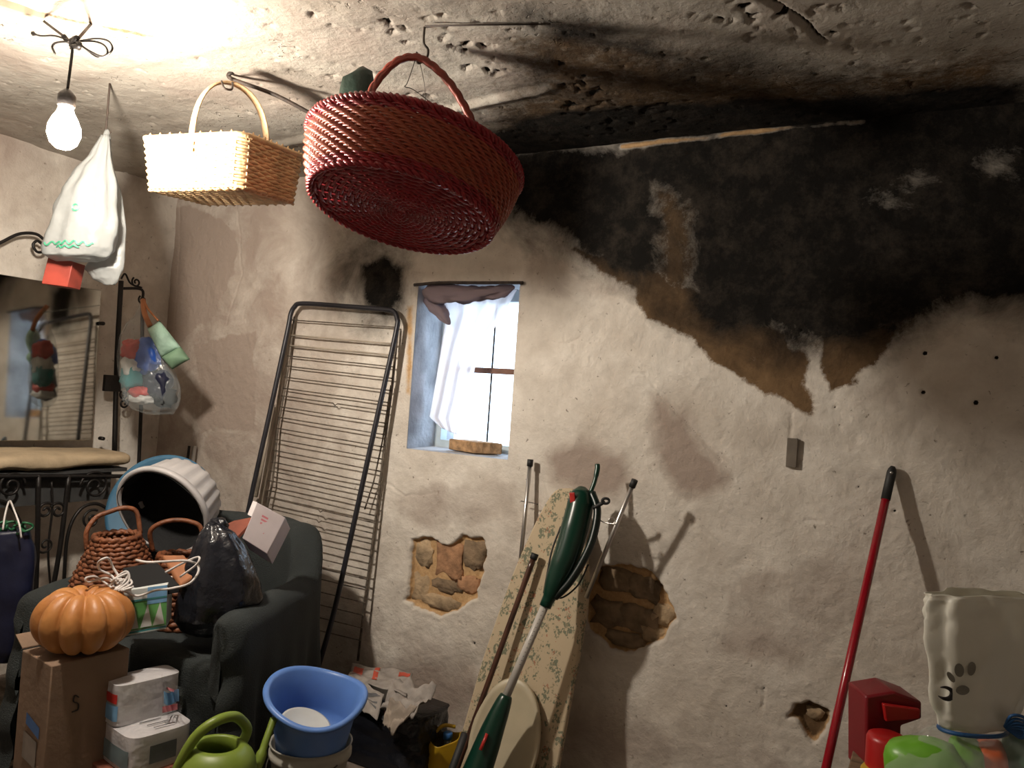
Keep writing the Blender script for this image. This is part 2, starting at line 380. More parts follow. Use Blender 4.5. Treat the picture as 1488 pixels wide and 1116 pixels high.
tanstreak = mask(X, Z, wxz([(945, 270), (985, 262), (1012, 300), (1005, 360), (1012, 420), (985, 440), (950, 425), (945, 350)]), .12, .04, 2)
soot = soot*(1-.50*tanstreak)
g1 = mask(X, Z, wxz([(1240, 300), (1340, 230), (1380, 255), (1340, 310), (1270, 320)]), .16, .03, 3); g2 = mask(X, Z, wxz([(1390, 230), (1488, 210), (1488, 280), (1420, 270)]), .16, .03, 4)
soot = soot*(1-.42*np.maximum(g1, g2))
blob2 = mask(X, Z, wxz([(487, 375), (505, 330), (560, 322), (604, 340), (600, 400), (588, 455), (560, 505), (525, 490), (500, 455), (478, 430)]), .14, .06, 5)
core2 = mask(X, Z, wxz([(525, 385), (560, 370), (590, 385), (588, 440), (560, 465), (532, 450)]), .14, .05, 6)
soot = np.maximum(soot, np.maximum(blob2*.46, core2*1.0))
brown = mask(X, Z, wxz([(835, 362), (900, 380), (960, 395), (1010, 420), (1060, 455), (1130, 478), (1165, 512), (1180, 560), (1175, 600), (1152, 592), (1110, 578), (1050, 530), (1000, 492), (940, 462), (920, 425)]), .03, .03, 7, 14)
brown = np.maximum(brown, mask(X, Z, wxz([(1192, 480), (1300, 470), (1280, 525), (1250, 545), (1240, 560), (1205, 572), (1196, 540)]), .02, .02, 8, 14))
brown = np.maximum(brown, .75*mask(X, Z, wxz([(1150, 572), (1178, 575), (1178, 605), (1160, 600)]), .02, .01, 8, 14))
brown = np.maximum(brown, .85*tanstreak)
brown = np.maximum(brown, .55*np.clip(1-np.abs(sdf(X, Z, sootp)+.02)/.07, 0, 1)*(X > wxz([(800, 400)])[0][0])*(X < wxz([(1330, 480)])[0][0])*(Z < 1.75))
damp_shade = .75*mask(X, Z, wxz([(845, 640), (905, 655), (930, 700), (900, 730), (850, 720), (800, 700), (790, 660)]), .10, .04, 9)
damp_shade = np.maximum(damp_shade, .8*mask(X, Z, wxz([(950, 580), (1000, 600), (1048, 668), (1055, 705), (1010, 725), (975, 720), (945, 660)]), .10, .04, 10))
damp_shade = np.maximum(damp_shade, .45*mask(X, Z, wxz([(760, 340), (930, 420), (940, 447), (760, 442)]), .08, .02, 11))  # basket's cast shadow painted into the plaster colour
damp_shade = np.maximum(damp_shade, .75*mask(X, Z, wxz([(540, 940), (640, 930), (700, 1010), (660, 1140), (480, 1140), (500, 960)]), .25, .06, 12))
damp_shade = np.maximum(damp_shade, .5*mask(X, Z, wxz([(800, 1010), (960, 1020), (1120, 1060), (1200, 1140), (780, 1160)]), .2, .08, 13))
damp_shade = np.maximum(damp_shade, .62*np.clip((wxz([(640, 500)])[0][0]-X)/.9, 0, 1)**.6)  # dimmer light on the left side painted in as darker plaster
for k_, a_ in enumerate(([(235, 300), (290, 290), (345, 330), (350, 400), (300, 480), (240, 520)], [(280, 500), (380, 470), (370, 620), (290, 640)], [(640, 700), (760, 690), (760, 760), (600, 780), (560, 720)], [(1060, 830), (1250, 780), (1280, 900), (1150, 960), (1040, 940)])): damp_shade = np.maximum(damp_shade, (.85 if k_ < 2 else .45)*mask(X, Z, wxz(a_), .06, .05, 90+k_))
damp_shade = np.maximum(damp_shade, .35*np.clip(.5-fbm(X, Z, 1.6, 4, 15)*3-(Z-.3), 0, 1))
damp_shade = np.maximum(damp_shade, .5*mask(X, Z, wxz([(1230, 560), (1300, 545), (1310, 590), (1240, 600)]), .1, .03, 16))
dcr, tcr = seg(X+.02*fbm(X, Z, 12, 3, 17), Z+.03*fbm(X, Z, 12, 3, 18), wxz([(958, 572)])[0], wxz([(1046, 668)])[0])
crack = np.clip(1-dcr/.007, 0, 1)
for L_ in ([(798, 496), (820, 498), (833, 502), (835, 512)], [(820, 486), (822, 498), (843, 490)], [(920, 542), (938, 543)], [(857, 519), (858, 528)], [(938, 548), (962, 572), (985, 588)], [(1100, 1000), (1112, 1010), (1108, 1030)], [(684, 925), (690, 940)], [(1148, 640), (1150, 600)], [(560, 700), (590, 720), (640, 716)], [(790, 700), (800, 730)], [(262, 300), (258, 420), (250, 520)], [(345, 300), (352, 400), (330, 470)], [(1170, 757), (1195, 759)], [(1000, 752), (1045, 790)]):
    for a_, b_ in zip(L_[:-1], L_[1:]):
        d_, _t = seg(X+.012*fbm(X, Z, 30, 3, 17), Z+.012*fbm(X, Z, 30, 3, 18), wxz([a_])[0], wxz([b_])[0]); crack = np.maximum(crack, (.8 if len(L_) < 4 else .7)*np.clip(1-d_/.005, 0, 1))
dark = crack*.62
tan = .0*X
p1 = wxz([(600, 785), (628, 782), (640, 792), (655, 790), (672, 780), (700, 782), (706, 800), (700, 840), (690, 868), (668, 885), (640, 892), (612, 886), (590, 872), (597, 850), (598, 815)])
p2 = wxz([(868, 822), (905, 818), (945, 832), (970, 862), (980, 900), (962, 928), (925, 948), (885, 944), (855, 915), (850, 860)])
p3 = wxz([(1155, 1025), (1175, 1018), (1205, 1035), (1198, 1058), (1182, 1078), (1168, 1060), (1160, 1045), (1146, 1042)])
st = np.zeros_like(X)
for k, (pp, dpt) in enumerate(((p1, .022), (p2, .030), (p3, .03))):
    m_ = np.clip(.5-(sdf(X, Z, pp)+.014*2*fbm(X, Z, 22, 4, 20+k))/.012, 0, 1); st = np.maximum(st, m_*dpt/.03); tan = np.maximum(tan, m_)
    if k < 2: dark = np.maximum(dark, np.where(Z > np.median([q[1] for q in pp])-.01, .0, .0))
brown = np.maximum(brown, mask(X, Z, p3, .01, .01, 30)*.9)
strip = mask(X, Z, wxz([(588, 440), (604, 440), (604, 520), (598, 575), (588, 575)]), .04, .01, 31); tan = np.maximum(tan, strip*.62)
led, tl = seg(X+.0*X, Z+.012*fbm(X, Z, 16, 4, 33), *[wxz([p])[0] for p in ((905, 213), (1255, 176))]); ledm = np.clip(1.3-led/.011, 0, 1)*np.clip(.75+2.2*fbm(X, Z, 7, 4, 34), 0, 1)
_l, tl = seg(X, Z, wxz([(905, 213)])[0], wxz([(1255, 176)])[0]); tan = np.maximum(tan, ledm*.75); soot = soot*(1-.75*ledm)  # ledge of bare tan mortar, the light it catches painted into the tint
# small holes seen as dark dots
for hx, hy in ((1342, 570), (1418, 585), (1448, 520), (1344, 513), (1213, 592), (1247, 708), (1322, 790), (1300, 742), (1110, 1000), (1055, 1025), (689, 935), (655, 890), (668, 905), (1165, 480)):
    q = wxz([(hx, hy)])[0]; rr = .007 if hx > 1330 else .0035
    dd = np.hypot(X-q[0], (Z-q[1])*1.0)+.006*fbm(X, Z, 60, 2, hx); dark = np.maximum(dark, np.clip(1.5-dd/rr, 0, 1)); st = np.maximum(st, .35*np.clip(1.4-dd/rr, 0, 1))
disp = .020*fbm(X, Z, 1.7, 3, 40) + .010*fbm(X, Z, 7, 4, 41) + .004*fbm(X, Z, 30, 3, 42)
edge = np.minimum.reduce([np.clip(abs(X-WX0)*12, 0, 1)+10*((Z < WZ0-.08) | (Z > WZ1+.08)), np.ones_like(X)])
Y = D + disp*np.clip(np.abs(sdf(X, Z, [(WX0, WZ0), (WX1, WZ0), (WX1, WZ1), (WX0, WZ1)]))*14, 0, 1) + st*.03 + crack*.006
Y -= ledm*.006
nearw = sdf(X, Z, [(WX0, WZ0), (WX1, WZ0), (WX1, WZ1), (WX0, WZ1)]) < .09
kw = np.clip((sdf(X, Z, [(WX0, WZ0), (WX1, WZ0), (WX1, WZ1), (WX0, WZ1)])-.02)/.25, 0, 1); kw = kw*kw*(3-2*kw)
Y = np.where(Y > D-.002, D-.002+(Y-D+.002)*kw, Y)
ci, cj = (X[:-1, :-1]+X[1:, 1:])/2, (Z[:-1, :-1]+Z[1:, 1:])/2
keep = ~((ci > WX0) & (ci < WX1) & (cj > WZ0) & (cj < WZ1))
wall = grid_obj('wall_back', len(xs), len(zs), X, Y, Z, dict(soot=soot, brown=brown, damp_shade=damp_shade, tan=tan, dark=dark), M['plaster'], keep, flip=False)

def stone(px, py, w, h, mat, parent, y=D+.012, seed=0, dep=.018):
    c = at(px, py, 1, D); s_ = (c-EYE).dot(CF)/FPX; mb = MB()
    def fn(u, v):
        a = 2*pi*u; b = pi*v
        p = Vector((cos(a)*sin(b), sin(a)*sin(b), cos(b)))
        k = 1+.5*fz(p, 1.6, seed); e = .6
        q = Vector([math.copysign(abs(t)**e, t)*k for t in p])
        return Vector((c.x+q.x*w*s_*1.28, y-.004+q.z*dep if False else y+q.y*dep, c.z+q.z*h*s_))
    mb.surf(fn, 10, 7, cu=True); return mb.build('stone', mat, parent, smooth=True)
k = 0
for px, py, w, h, m_ in ((612, 805, 14, 19, 'stone_tan'), (650, 815, 19, 26, 'stone_orange'), (686, 808, 15, 24, 'stone_brown'), (608, 852, 12, 20, 'stone_tan'), (645, 852, 21, 10, 'stone_brown'), (678, 850, 14, 12, 'stone_orange'), (636, 876, 26, 11, 'stone_tan')):
    k += 1; stone(px, py, w, h, M[m_], wall, D+.022, k, .012)
for px, py, w, h, m_ in ((893, 845, 24, 18, 'stone_brown'), (934, 857, 20, 17, 'stone_brown'), (962, 893, 14, 15, 'stone_tan'), (880, 892, 22, 20, 'stone_brown'), (925, 900, 24, 20, 'stone_brown'), (903, 930, 26, 10, 'stone_brown'), (945, 925, 15, 11, 'stone_tan'), (1182, 1040, 9, 9, 'stone_tan')):
    k += 1; stone(px, py, w, h, M[m_], wall, D+.030, k, .014)

# ------------------------------------------------------------------ left wall, ceiling, floor, other walls
ys = np.arange(YF, D+.02, .015); z2 = np.arange(-.01, CZ+.03, .015)
Yg, Zg = np.meshgrid(ys, z2, indexing='ij')
dampL = .75*np.clip(.4+2.2*fbm(Yg, Zg, 1.5, 4, 50), 0, 1)
grid_obj('wall_left', len(ys), len(z2), XL + .03*fbm(Yg, Zg, 1.5, 3, 51)+.006*fbm(Yg, Zg, 12, 3, 52), Yg, Zg, dict(damp_shade=dampL, soot=0*Yg, brown=0*Yg, tan=0*Yg, dark=0*Yg), M['plaster'])
xc = np.arange(XL-.02, XR+.02, .006); yc = np.concatenate([np.arange(YF, .2, .05), np.arange(.2, D+.03, .007)])
Xc, Yc = np.meshgrid(xc, yc, indexing='ij')
def cxy(pts):
    r = []
    for p in pts: q = at(p[0], p[1], 2, CZ); r.append((q.x, q.y))
    return r
cs = mask(Xc, Yc, cxy([(640, 200), (720, 190), (800, 155), (900, 150), (1040, 150), (1140, 140), (1260, 135), (1488, 120), (1488, 205), (1200, 200), (700, 250)]), .16, .05, 60)
cs = np.maximum(cs, .75*mask(Xc, Yc, cxy([(770, 20), (860, 30), (950, 60), (1060, 85), (1080, 110), (1000, 100), (880, 80), (790, 60)]), .14, .05, 61))
cs = np.maximum(cs, .5*mask(Xc, Yc, cxy([(740, 60), (1080, 60), (1300, 110), (1488, 110), (1488, 200), (700, 220)]), .2, .08, 62))
cbr = mask(Xc, Yc, cxy([(720, 50), (840, 30), (1050, 90), (1250, 100), (1488, 60), (1488, 240), (700, 240), (690, 180), (760, 120)]), .25, .10, 63)*.75
pn = fbm(Xc, Yc, 34, 3, 64); pcl = np.zeros_like(Xc)
for poly in ([(610, 40), (700, 40), (760, 110), (700, 120), (640, 80)], [(380, 40), (400, 60), (640, 140), (560, 150), (400, 100)], [(1040, 0), (1180, 0), (1300, 60), (1180, 80), (1080, 30)], [(900, 20), (1100, 20), (1040, 50)], [(160, 0), (260, 0), (240, 20)], [(450, 5), (560, 5), (540, 25)], [(780, 85), (880, 90), (900, 180), (820, 180)], [(850, 190), (920, 150), (1010, 160), (960, 190)], [(400, 20), (640, 30), (600, 60)]):
    pcl = np.maximum(pcl, mask(Xc, Yc, cxy(poly), .12, .08, 65))
pit = np.clip((pn-.10-.16*(1-pcl))*8, 0, 1)
r1, t1 = seg(Xc, Yc, cxy([(250, 238)])[0], cxy([(824, 122)])[0])
rdg = np.clip(1.3-r1/.018, 0, 1)*np.clip((1-t1)*20, 0, 1)
r2, _t = seg(Xc+.03*fbm(Xc, Yc, 6, 3, 66), Yc+.05*fbm(Xc, Yc, 5, 3, 67), cxy([(1110, 0)])[0], cxy([(1200, 58)])[0]); ck = np.clip(1-r2/.012, 0, 1)
r3, _t = seg(Xc, Yc, cxy([(30, 10)])[0], cxy([(230, 55)])[0]); bd = np.clip(1.3-(r3+.02*fbm(Xc, Yc, 20, 3, 68))/.016, 0, 1)
step = .010*np.tanh(np.sin(Yc*9+.6*fbm(Xc, Yc, 1.5, 2, 69))*6)
Zc = CZ + .020*fbm(Xc, Yc, 1.4, 3, 70) + .005*fbm(Xc, Yc, 6, 4, 71) + .0025*fbm(Xc, Yc, 30, 3, 72) + pit*.010 - rdg*.016 + ck*.02 + step*.35
grid_obj('ceiling', len(xc), len(yc), Xc, Yc, Zc, dict(soot=cs, brown=np.maximum(cbr, bd*.6), damp_shade=.55*np.clip(.35+2*fbm(Xc, Yc, 2, 4, 73), 0, 1), tan=np.clip(rdg*.3+bd*.2, 0, 1), dark=np.maximum(ck*.9, np.maximum(pit*pcl*.85, 0))), M['ceil'], flip=True)  # ceiling pits painted dark for the shade inside them
xf = np.arange(XL-.02, XR+.02, .04); yf = np.arange(YF, D+.03, .04); Xf, Yf = np.meshgrid(xf, yf, indexing='ij')
zr = 0*Xf; grid_obj('floor', len(xf), len(yf), Xf, Yf, .006*fbm(Xf, Yf, 3, 3, 80)-.003, dict(soot=zr, brown=zr, damp_shade=zr+.4, tan=zr, dark=zr), M['floor'])
def wall_box(name, c, dx, dy, dz):
    o = MB().box(c, dx, dy, dz).build(name, M['plaster'], smooth=False); o['kind'] = 'structure'
wall_box('wall_right', (XR+.05, .25, CZ/2), .1, 4.4, CZ+.1); wall_box('wall_front', ((XL+XR)/2, YF-.05, CZ/2), 4.9, .1, CZ+.1)

# ------------------------------------------------------------------ window
wroot = bpy.data.objects.new('window_1', None); COL.objects.link(wroot); wroot['kind'] = 'structure'; wroot['_o'] = (0, 0, 0)
YG = D+.20
def rv(name, pts, th_vec, mat=M['reveal']):
    mb = MB(); p = [Vector(q) for q in pts]; mb.hexa(p + [q+Vector(th_vec) for q in p]); return mb.build(name, mat, wroot, smooth=False)
rv('left_reveal', [(WX0, D, WZ0-.05), (WX0, YG+.12, WZ0-.05), (WX0, YG+.12, WZ1+.05), (WX0, D, WZ1+.05)], (-.06, 0, 0))
rv('right_reveal', [(WX1, D, WZ0-.05), (WX1, YG+.12, WZ0-.05), (WX1, YG+.12, WZ1+.05), (WX1, D, WZ1+.05)], (.02, 0, 0))
rv('sill', [(WX0, D, WZ0), (WX1, D, WZ0), (WX1, YG+.14, WZ0+.012), (WX0, YG+.14, WZ0+.012)], (0, 0, -.06))
rv('lintel', [(WX0, D, WZ1), (WX1, D, WZ1), (WX1, YG+.12, WZ1), (WX0, YG+.12, WZ1)], (0, 0, .06))
gz0 = WZ0+.035; gz1 = WZ1-.045
mb = MB()
mb.box(((WX0+WX1)/2, YG, (WZ0+gz0)/2), WX1-WX0, .045, gz0-WZ0)
mb.box(((WX0+WX1)/2, YG, (WZ1+gz1)/2+.0), WX1-WX0, .045, WZ1-gz1)
for x in (WX0+.015, WX1-.009): mb.box((x, YG, (WZ0+WZ1)/2), .03 if x < -1.5 else .018, .043, WZ1-WZ0)
mb.build('window_frame', M['frame'], wroot, smooth=False)
tz = at(715, 539, 1, YG).z
MB().box(((WX0+WX1)/2, YG, tz), WX1-WX0-.05, .03, .022).build('transom', M['transom'], wroot, smooth=False)
bx_ = at(717, 540, 1, YG+.01).x
for z0, z1 in ((gz0, tz-.011), (tz+.011, gz1)): MB().tube([(bx_, YG-.002, z0), (bx_, YG-.002, z1)], .0045, 6).build('glazing_bar', M['wire'], wroot)
gl = film('pane_glass', (.9, .95, 1), transp=.985, transl=.0, rough=.3, bump=.0)
for a, b in ((WX0+.03, bx_-.004), (bx_+.004, WX1-.018)):
    for z0, z1 in ((gz0, tz-.011), (tz+.011, gz1)): MB().box(((a+b)/2, YG+.006, (z0+z1)/2), b-a, .003, z1-z0).build('pane', gl, wroot, smooth=False)
# curtain: sheer panel with gathered valance, on a thin rod
cu = thing('curtain', 'thin whitish curtain pulled to the left of the small window, bunched along its top', 'curtain', (WX0, D+.05, WZ1))
MB().tube(catmull([at(602, 414, 1, D-.012), at(640, 411, 1, D-.014), at(700, 411, 1, D-.014), at(760, 411, 1, D-.012)]), .006, 8).build('curtain_rod', M['rod'], cu)
Lc = [(640, 428), (650, 450), (642, 500), (634, 550), (628, 585), (624, 606), (642, 622)]; Rc = [(752, 420), (728, 462), (703, 500), (690, 535), (684, 575), (676, 610), (668, 634)]
def pl(L, t):
    t *= len(L)-1; i = min(int(t), len(L)-2); f = t-i; return (lerp(L[i][0], L[i+1][0], f), lerp(L[i][1], L[i+1][1], f))
def curt(u, v):
    a = pl(Lc, v); b = pl(Rc, v); y = D+.10+.012*sin(u*21+v*2.5)*(1-.4*v)+.02*(v > .8)*(v-.8)*(-1)
    return at(lerp(a[0], b[0], u), lerp(a[1], b[1], u), 1, y)
MB().surf(curt, 48, 40).build('curtain_panel', M['curtain'], cu, solid=.0008)
mb = MB(); pth = catmull([at(614, 424, 1, D+.02), at(650, 428, 1, D+.02), at(690, 428, 1, D+.02), at(725, 424, 1, D+.025), at(748, 418, 1, D+.03)], 10); n_ = len(pth)
def vfn(u, v):
    i = u*(n_-1); k_ = min(int(i), n_-2); p = pth[k_].lerp(pth[k_+1], i-k_); a = 2*pi*v
    r = (.036-.020*u)*(1+.22*sin(7*a+u*14)+.35*sin(3*a+u*9)*.5+.5*fz((u*5, cos(a), sin(a)), 1.2, 3)); r *= min(1, 10*u+.2)*min(1, (1-u)*8+.2)
    return p+Vector((0, cos(a)*r*.5, sin(a)*r))
mb.surf(vfn, 60, 20, cv=True); mb.build('gathered_top', M['valance'], cu)
mb = MB()
def knot(u, v):
    a = 2*pi*u; t = v; c = at(lerp(622, 652, t), lerp(428, 472, t), 1, D+.05); r = .036*sin(pi*min(1, t*.88+.1))**.7*(1+.18*sin(4*a)+.3*fz((cos(a), sin(a), t*3), 1.5, 9))
    return c+Vector((cos(a)*r, sin(a)*r*.6, 0))
mb.surf(knot, 24, 14, cu=True); mb.build('knot', M['valance'], cu)
# brick on the sill
N_ = at(690, 659, 2, WZ0+.006); L_ = N_+Vector((-.150, .050, 0)); R_ = N_+Vector((.075, .070, 0)); F_ = L_+R_-N_
hv = Vector((0, 0, .042)); mb = MB(); mb.hexa([N_, R_, F_, L_, N_+hv, R_+hv, F_+hv, L_+hv])
tag(mb.build('brick', pm('old_brick', (.50, .30, .15), .9, var=.3, ns=30, bump=.8), smooth=True, origin=N_, bevel=.004), 'worn brown brick lying on the window sill', 'brick')

# ------------------------------------------------------------------ pendant bulb
B = PZ(93, 192, 1.80)
pl_ = thing('pendant_lamp', 'bare lit light bulb hanging on a knotted cable from the ceiling', 'lamp', (B.x, B.y, B.z))
hook = Vector((B.x+.0, B.y, CZ-.055))
me, nt, b_ = nodes('lit_bulb'); b_.inputs['Emission Color'].default_value = (*BULB_COLOR, 1); b_.inputs['Emission Strength'].default_value = BULB_STRENGTH; b_.inputs['Base Color'].default_value = (.9, .9, .85, 1)
MB().lathe([(.001, -.040), (.016, -.037), (.028, -.026), (.035, -.006), (.034, .012), (.027, .030), (.018, .046), (.0145, .058)], 32, Matrix.Translation(B)).build('glass_bulb', me, pl_)
MB().lathe([(.001, .058), (.017, .058), (.019, .062), (.019, .085), (.014, .092), (.006, .10), (.001, .102)], 24, Matrix.Translation(B)).build('socket', M['iron'], pl_)
cab = [B+Vector((0, 0, .10)), B+Vector((.004, 0, .15)), B+Vector((.006, 0, .19)), at(103, 70, 1, B.y)]
MB().tube(catmull(cab), .0032, 8).build('cable', M['iron'], pl_)
kx = at(108, 60, 1, B.y); mb = MB()
yk = B.y
mb.tube(catmull([at(x, y, 1, yk+d) for x, y, d in ((92, 52, 0), (100, 60, .006), (112, 55, -.006), (104, 66, .004), (116, 66, -.004), (108, 56, .005), (114, 70, 0))], 6), .006, 8); mb.build('cable_knot', M['iron'], pl_)
mb = MB(); mb.tube(catmull([at(x, y, 1, yk+.01) for x, y in ((112, 60), (140, 56), (158, 60), (163, 72), (150, 82), (130, 74), (113, 62))], 8), .0022, 6)
mb.tube(catmull([at(x, y, 1, yk+.015) for x, y in ((112, 60), (136, 60), (152, 66), (156, 78), (142, 83), (126, 72), (112, 62))], 8), .0022, 6); mb.build('cable_loop', M['iron'], pl_)
mb = MB(); mb.tube(catmull([at(x, y, 1, yk) for x, y in ((104, 60), (80, 52), (60, 52), (46, 48))], 6), [.0022]*16+[.0035, .006, .001], 6)
mb.tube(catmull([at(x, y, 1, yk) for x, y in ((100, 60), (82, 62), (76, 68), (80, 78))], 6), .0025, 6); mb.build('cable_end', M['iron'], pl_)
mb = MB(); mb.tube([at(60, 28, 2, CZ-.005), at(102, 60, 1, yk)], .0035, 8); mb.tube([at(133, 34, 2, CZ+.002), at(112, 58, 1, yk)], .0035, 8); mb.build('suspension_string', M['rod'], pl_)
a_ = at(-60, -14, 2, CZ-.008); b__ = at(64, 24, 2, CZ-.008)
d_ = (b__-a_).normalized(); sd = d_.cross(Vector((0, 0, 1))); mb = MB()
mb.hexa([a_-sd*.012-Vector((0, 0, .01)), a_+sd*.012-Vector((0, 0, .01)), b__+sd*.012-Vector((0, 0, .01)), b__-sd*.012-Vector((0, 0, .01)), a_-sd*.012+Vector((0, 0, .018)), a_+sd*.012+Vector((0, 0, .018)), b__+sd*.012+Vector((0, 0, .018)), b__-sd*.012+Vector((0, 0, .018))])
tag(mb.build('cable_trunking', pm('trunk_plastic', (.25, .21, .15), .6), origin=b__, smooth=False), 'cream plastic cable trunking on the ceiling above the bulb', 'trunking')
# hook and rod in the ceiling
hk = thing('ceiling_hook_rod', 'long dark iron rod running under the ceiling from the pale basket hook', 'rod', at(336, 113, 2, CZ-.02))
hA = at(336, 114, 2, CZ-.012)
MB().tube(catmull([hA+Vector((0, 0, .02)), hA, PZ(400, 138, 2.22), PZ(470, 175, 2.26), PZ(500, 190, 2.3)], 6), .0058, 8).build('rod', M['rod'], hk)
MB().tube(catmull([hA, PZ(338, 122, 2.10), PZ(336, 130, 2.06), PZ(326, 128, 2.04), PZ(322, 118, 2.05)], 6), .003, 6).build('hook', M['rod'], hk)
cw = thing('ceiling_hook', 'bent wire hook in the ceiling above the red wicker basket', 'hook', at(617, 38, 2, CZ))
RB_Z = 1.81
MB().tube(catmull([at(617, 38, 2, CZ+.01), PZ(616, 62, RB_Z-.0), PZ(622, 72, RB_Z), PZ(620, 84, RB_Z), PZ(608, 92, RB_Z), PZ(604, 82, RB_Z), PZ(606, 76, RB_Z)], 6), .0028, 8).build('hook_wire', M['rod'], cw)
MB().tube([at(617, 38, 2, CZ-.006), at(700, 36, 2, CZ-.006), at(800, 35, 2, CZ-.004)], .0022, 6).build('ceiling_wire', M['rod'], cw)

# ------------------------------------------------------------------ baskets
def weave_body(Mx, ringfn, hs, stakes, amp, r, flat=1.0, rows_mb=None, stake_r=None):
    """ringfn(theta, t)->(x,y,z) local; rows of strands weaving in and out between the stakes"""
    mb = rows_mb or MB(); st_ = MB(); seg_ = stakes*4
    for k, t in enumerate(hs):
        path = []
        for j in range(seg_):
            th = 2*pi*j/seg_; p = Vector(ringfn(th, t)); q = Vector(ringfn(th, t)); n_ = Vector((p.x, p.y, 0)).normalized()
            path.append(Mx @ (p + n_*amp*sin(stakes*th/1.0*.5*2/2 + (pi if k % 2 else 0))))
        mb.tube(path, r, 5, closed=True, flat=flat, up=(Mx.to_3x3() @ Vector((0, 0, 1))))
    for j in range(stakes):
        th = 2*pi*(j+.0)/stakes; st_.tube([Mx @ Vector(ringfn(th, t)) for t in (0, .25, .5, .75, 1)], stake_r or r*.9, 5)
    return mb, st_
# yellow rectangular basket
zb, zt = 1.720, 1.860
Nb, Lb, Rb = at(347, 272, 2, zb), at(210, 275, 2, zb), at(433, 296, 2, zb); Fb = Lb+Rb-Nb
Nt, Lt, Rt = at(354, 193, 2, zt), at(203, 200, 2, zt), at(446, 229, 2, zt); Ft = Lt+Rt-Nt
print('yellow basket sides', (Lb-Nb).length, (Rb-Nb).length, (Lb-Nb).normalized().dot((Rb-Nb).normalized()), (Lt-Nt).length, (Rt-Nt).length, (Lt-Nt).normalized().dot((Rt-Nt).normalized()))
yb = thing('wicker_basket', 'pale straw rectangular basket with a hoop handle hanging near the bulb', 'basket', (Nb+Fb)/2, None)
def rect_ring(t):
    c = [Nb.lerp(Nt, t), Rb.lerp(Rt, t), Fb.lerp(Ft, t), Lb.lerp(Lt, t)]; out = []
    for i in range(4):
        a, b = c[i], c[(i+1) % 4]; L_ = (b-a).length; rr = .02
        for s_ in np.linspace(rr/L_, 1-rr/L_, 10): out.append(a.lerp(b, s_))
    return out
cen = (Nb+Fb+Nt+Ft)/4
body = MB(); stk = MB(); nrow = 15; ring0 = [rect_ring((k+.5)/nrow*.93) for k in range(nrow)]
for k, rg in enumerate(ring0):
    fine = []
    m_ = len(rg)
    for i in range(m_):
        a, b = rg[i], rg[(i+1) % m_]; nrm = Vector((a.x-cen.x, a.y-cen.y, 0)).normalized()*.0028
        fine.append(a + nrm*(1 if (i+k) % 2 else -1)); 
    body.tube(fine, .0052, 5, closed=True, up=(0, 0, 1), flat=1.0)
body.build('woven_side', M['straw'], yb)
t0, t1_ = rect_ring(0), rect_ring(.95)
for i in range(0, len(t0)): stk.tube([t0[i], t1_[i]], .003, 5)
stk.build('stakes', M['straw'], yb)
mb = MB(); mb.tube(rect_ring(.98), .0085, 8, closed=True, up=(0, 0, 1)); rr_ = rect_ring(.985); 
for i in range(len(rr_)):
    a = rr_[i]; b = rr_[(i+1) % len(rr_)]; mb.tube([a.lerp(b, .2)+Vector((0, 0, -.012)), a.lerp(b, .5)+Vector((0, 0, .010)), a.lerp(b, .8)+Vector((0, 0, -.012))], .004, 5)
mb.build('rim', M['straw'], yb)
mb = MB()
for i in range(1, 22):
    t = i/22; a, b = Nb.lerp(Lb, t), Rb.lerp(Fb, t); mb.tube([a.lerp(b, s_)+Vector((0, 0, .002*(-1)**(j+i))) for j, s_ in enumerate(np.linspace(0, 1, 11))], .0045, 5)
for i in range(1, 11):
    t = i/11; a, b = Nb.lerp(Rb, t), Lb.lerp(Fb, t); mb.tube([a, b], .0045, 5)
mb.build('woven_base', M['straw'], yb)
h0 = Nt.lerp(Lt, .49)+Vector((0, 0, -.05)); h1 = Rt.lerp(Ft, .40)+Vector((0, 0, -.05)); up_ = Vector((0, 0, 1)); apex = PZ(317, 120, (h0.lerp(h1, .5)-EYE).dot(CF))
w_ = (h1-h0); hp = []
for i in range(25):
    t = i/24; a = pi*t; c0 = h0.lerp(h1, .5-.5*cos(a)); hh = (apex.z-h0.z); zz = (min(1, sin(a)*1.0))**.62*hh; hp.append(Vector((c0.x, c0.y, h0.z+zz)))
MB().tube(hp, .0135, 10, up=w_.normalized().cross(Vector((0, 0, 1))).normalized(), flat=1.0).build('handle', M['straw_light'], yb)
# make the handle a flat hoop
for o in yb.children:
    if o.name.startswith('handle'):
        side = w_.normalized().cross(Vector((0, 0, 1))).normalized(); co0 = [v.co.copy() for v in o.data.vertices]
        for i, v in enumerate(o.data.vertices):
            c = hp[i//10]-Vector(yb['_o']) if i//10 < len(hp) else None
            if c is not None: dd = v.co-c; al = side*dd.dot(side); v.co = c + al*1.1 + (dd-al)*.32

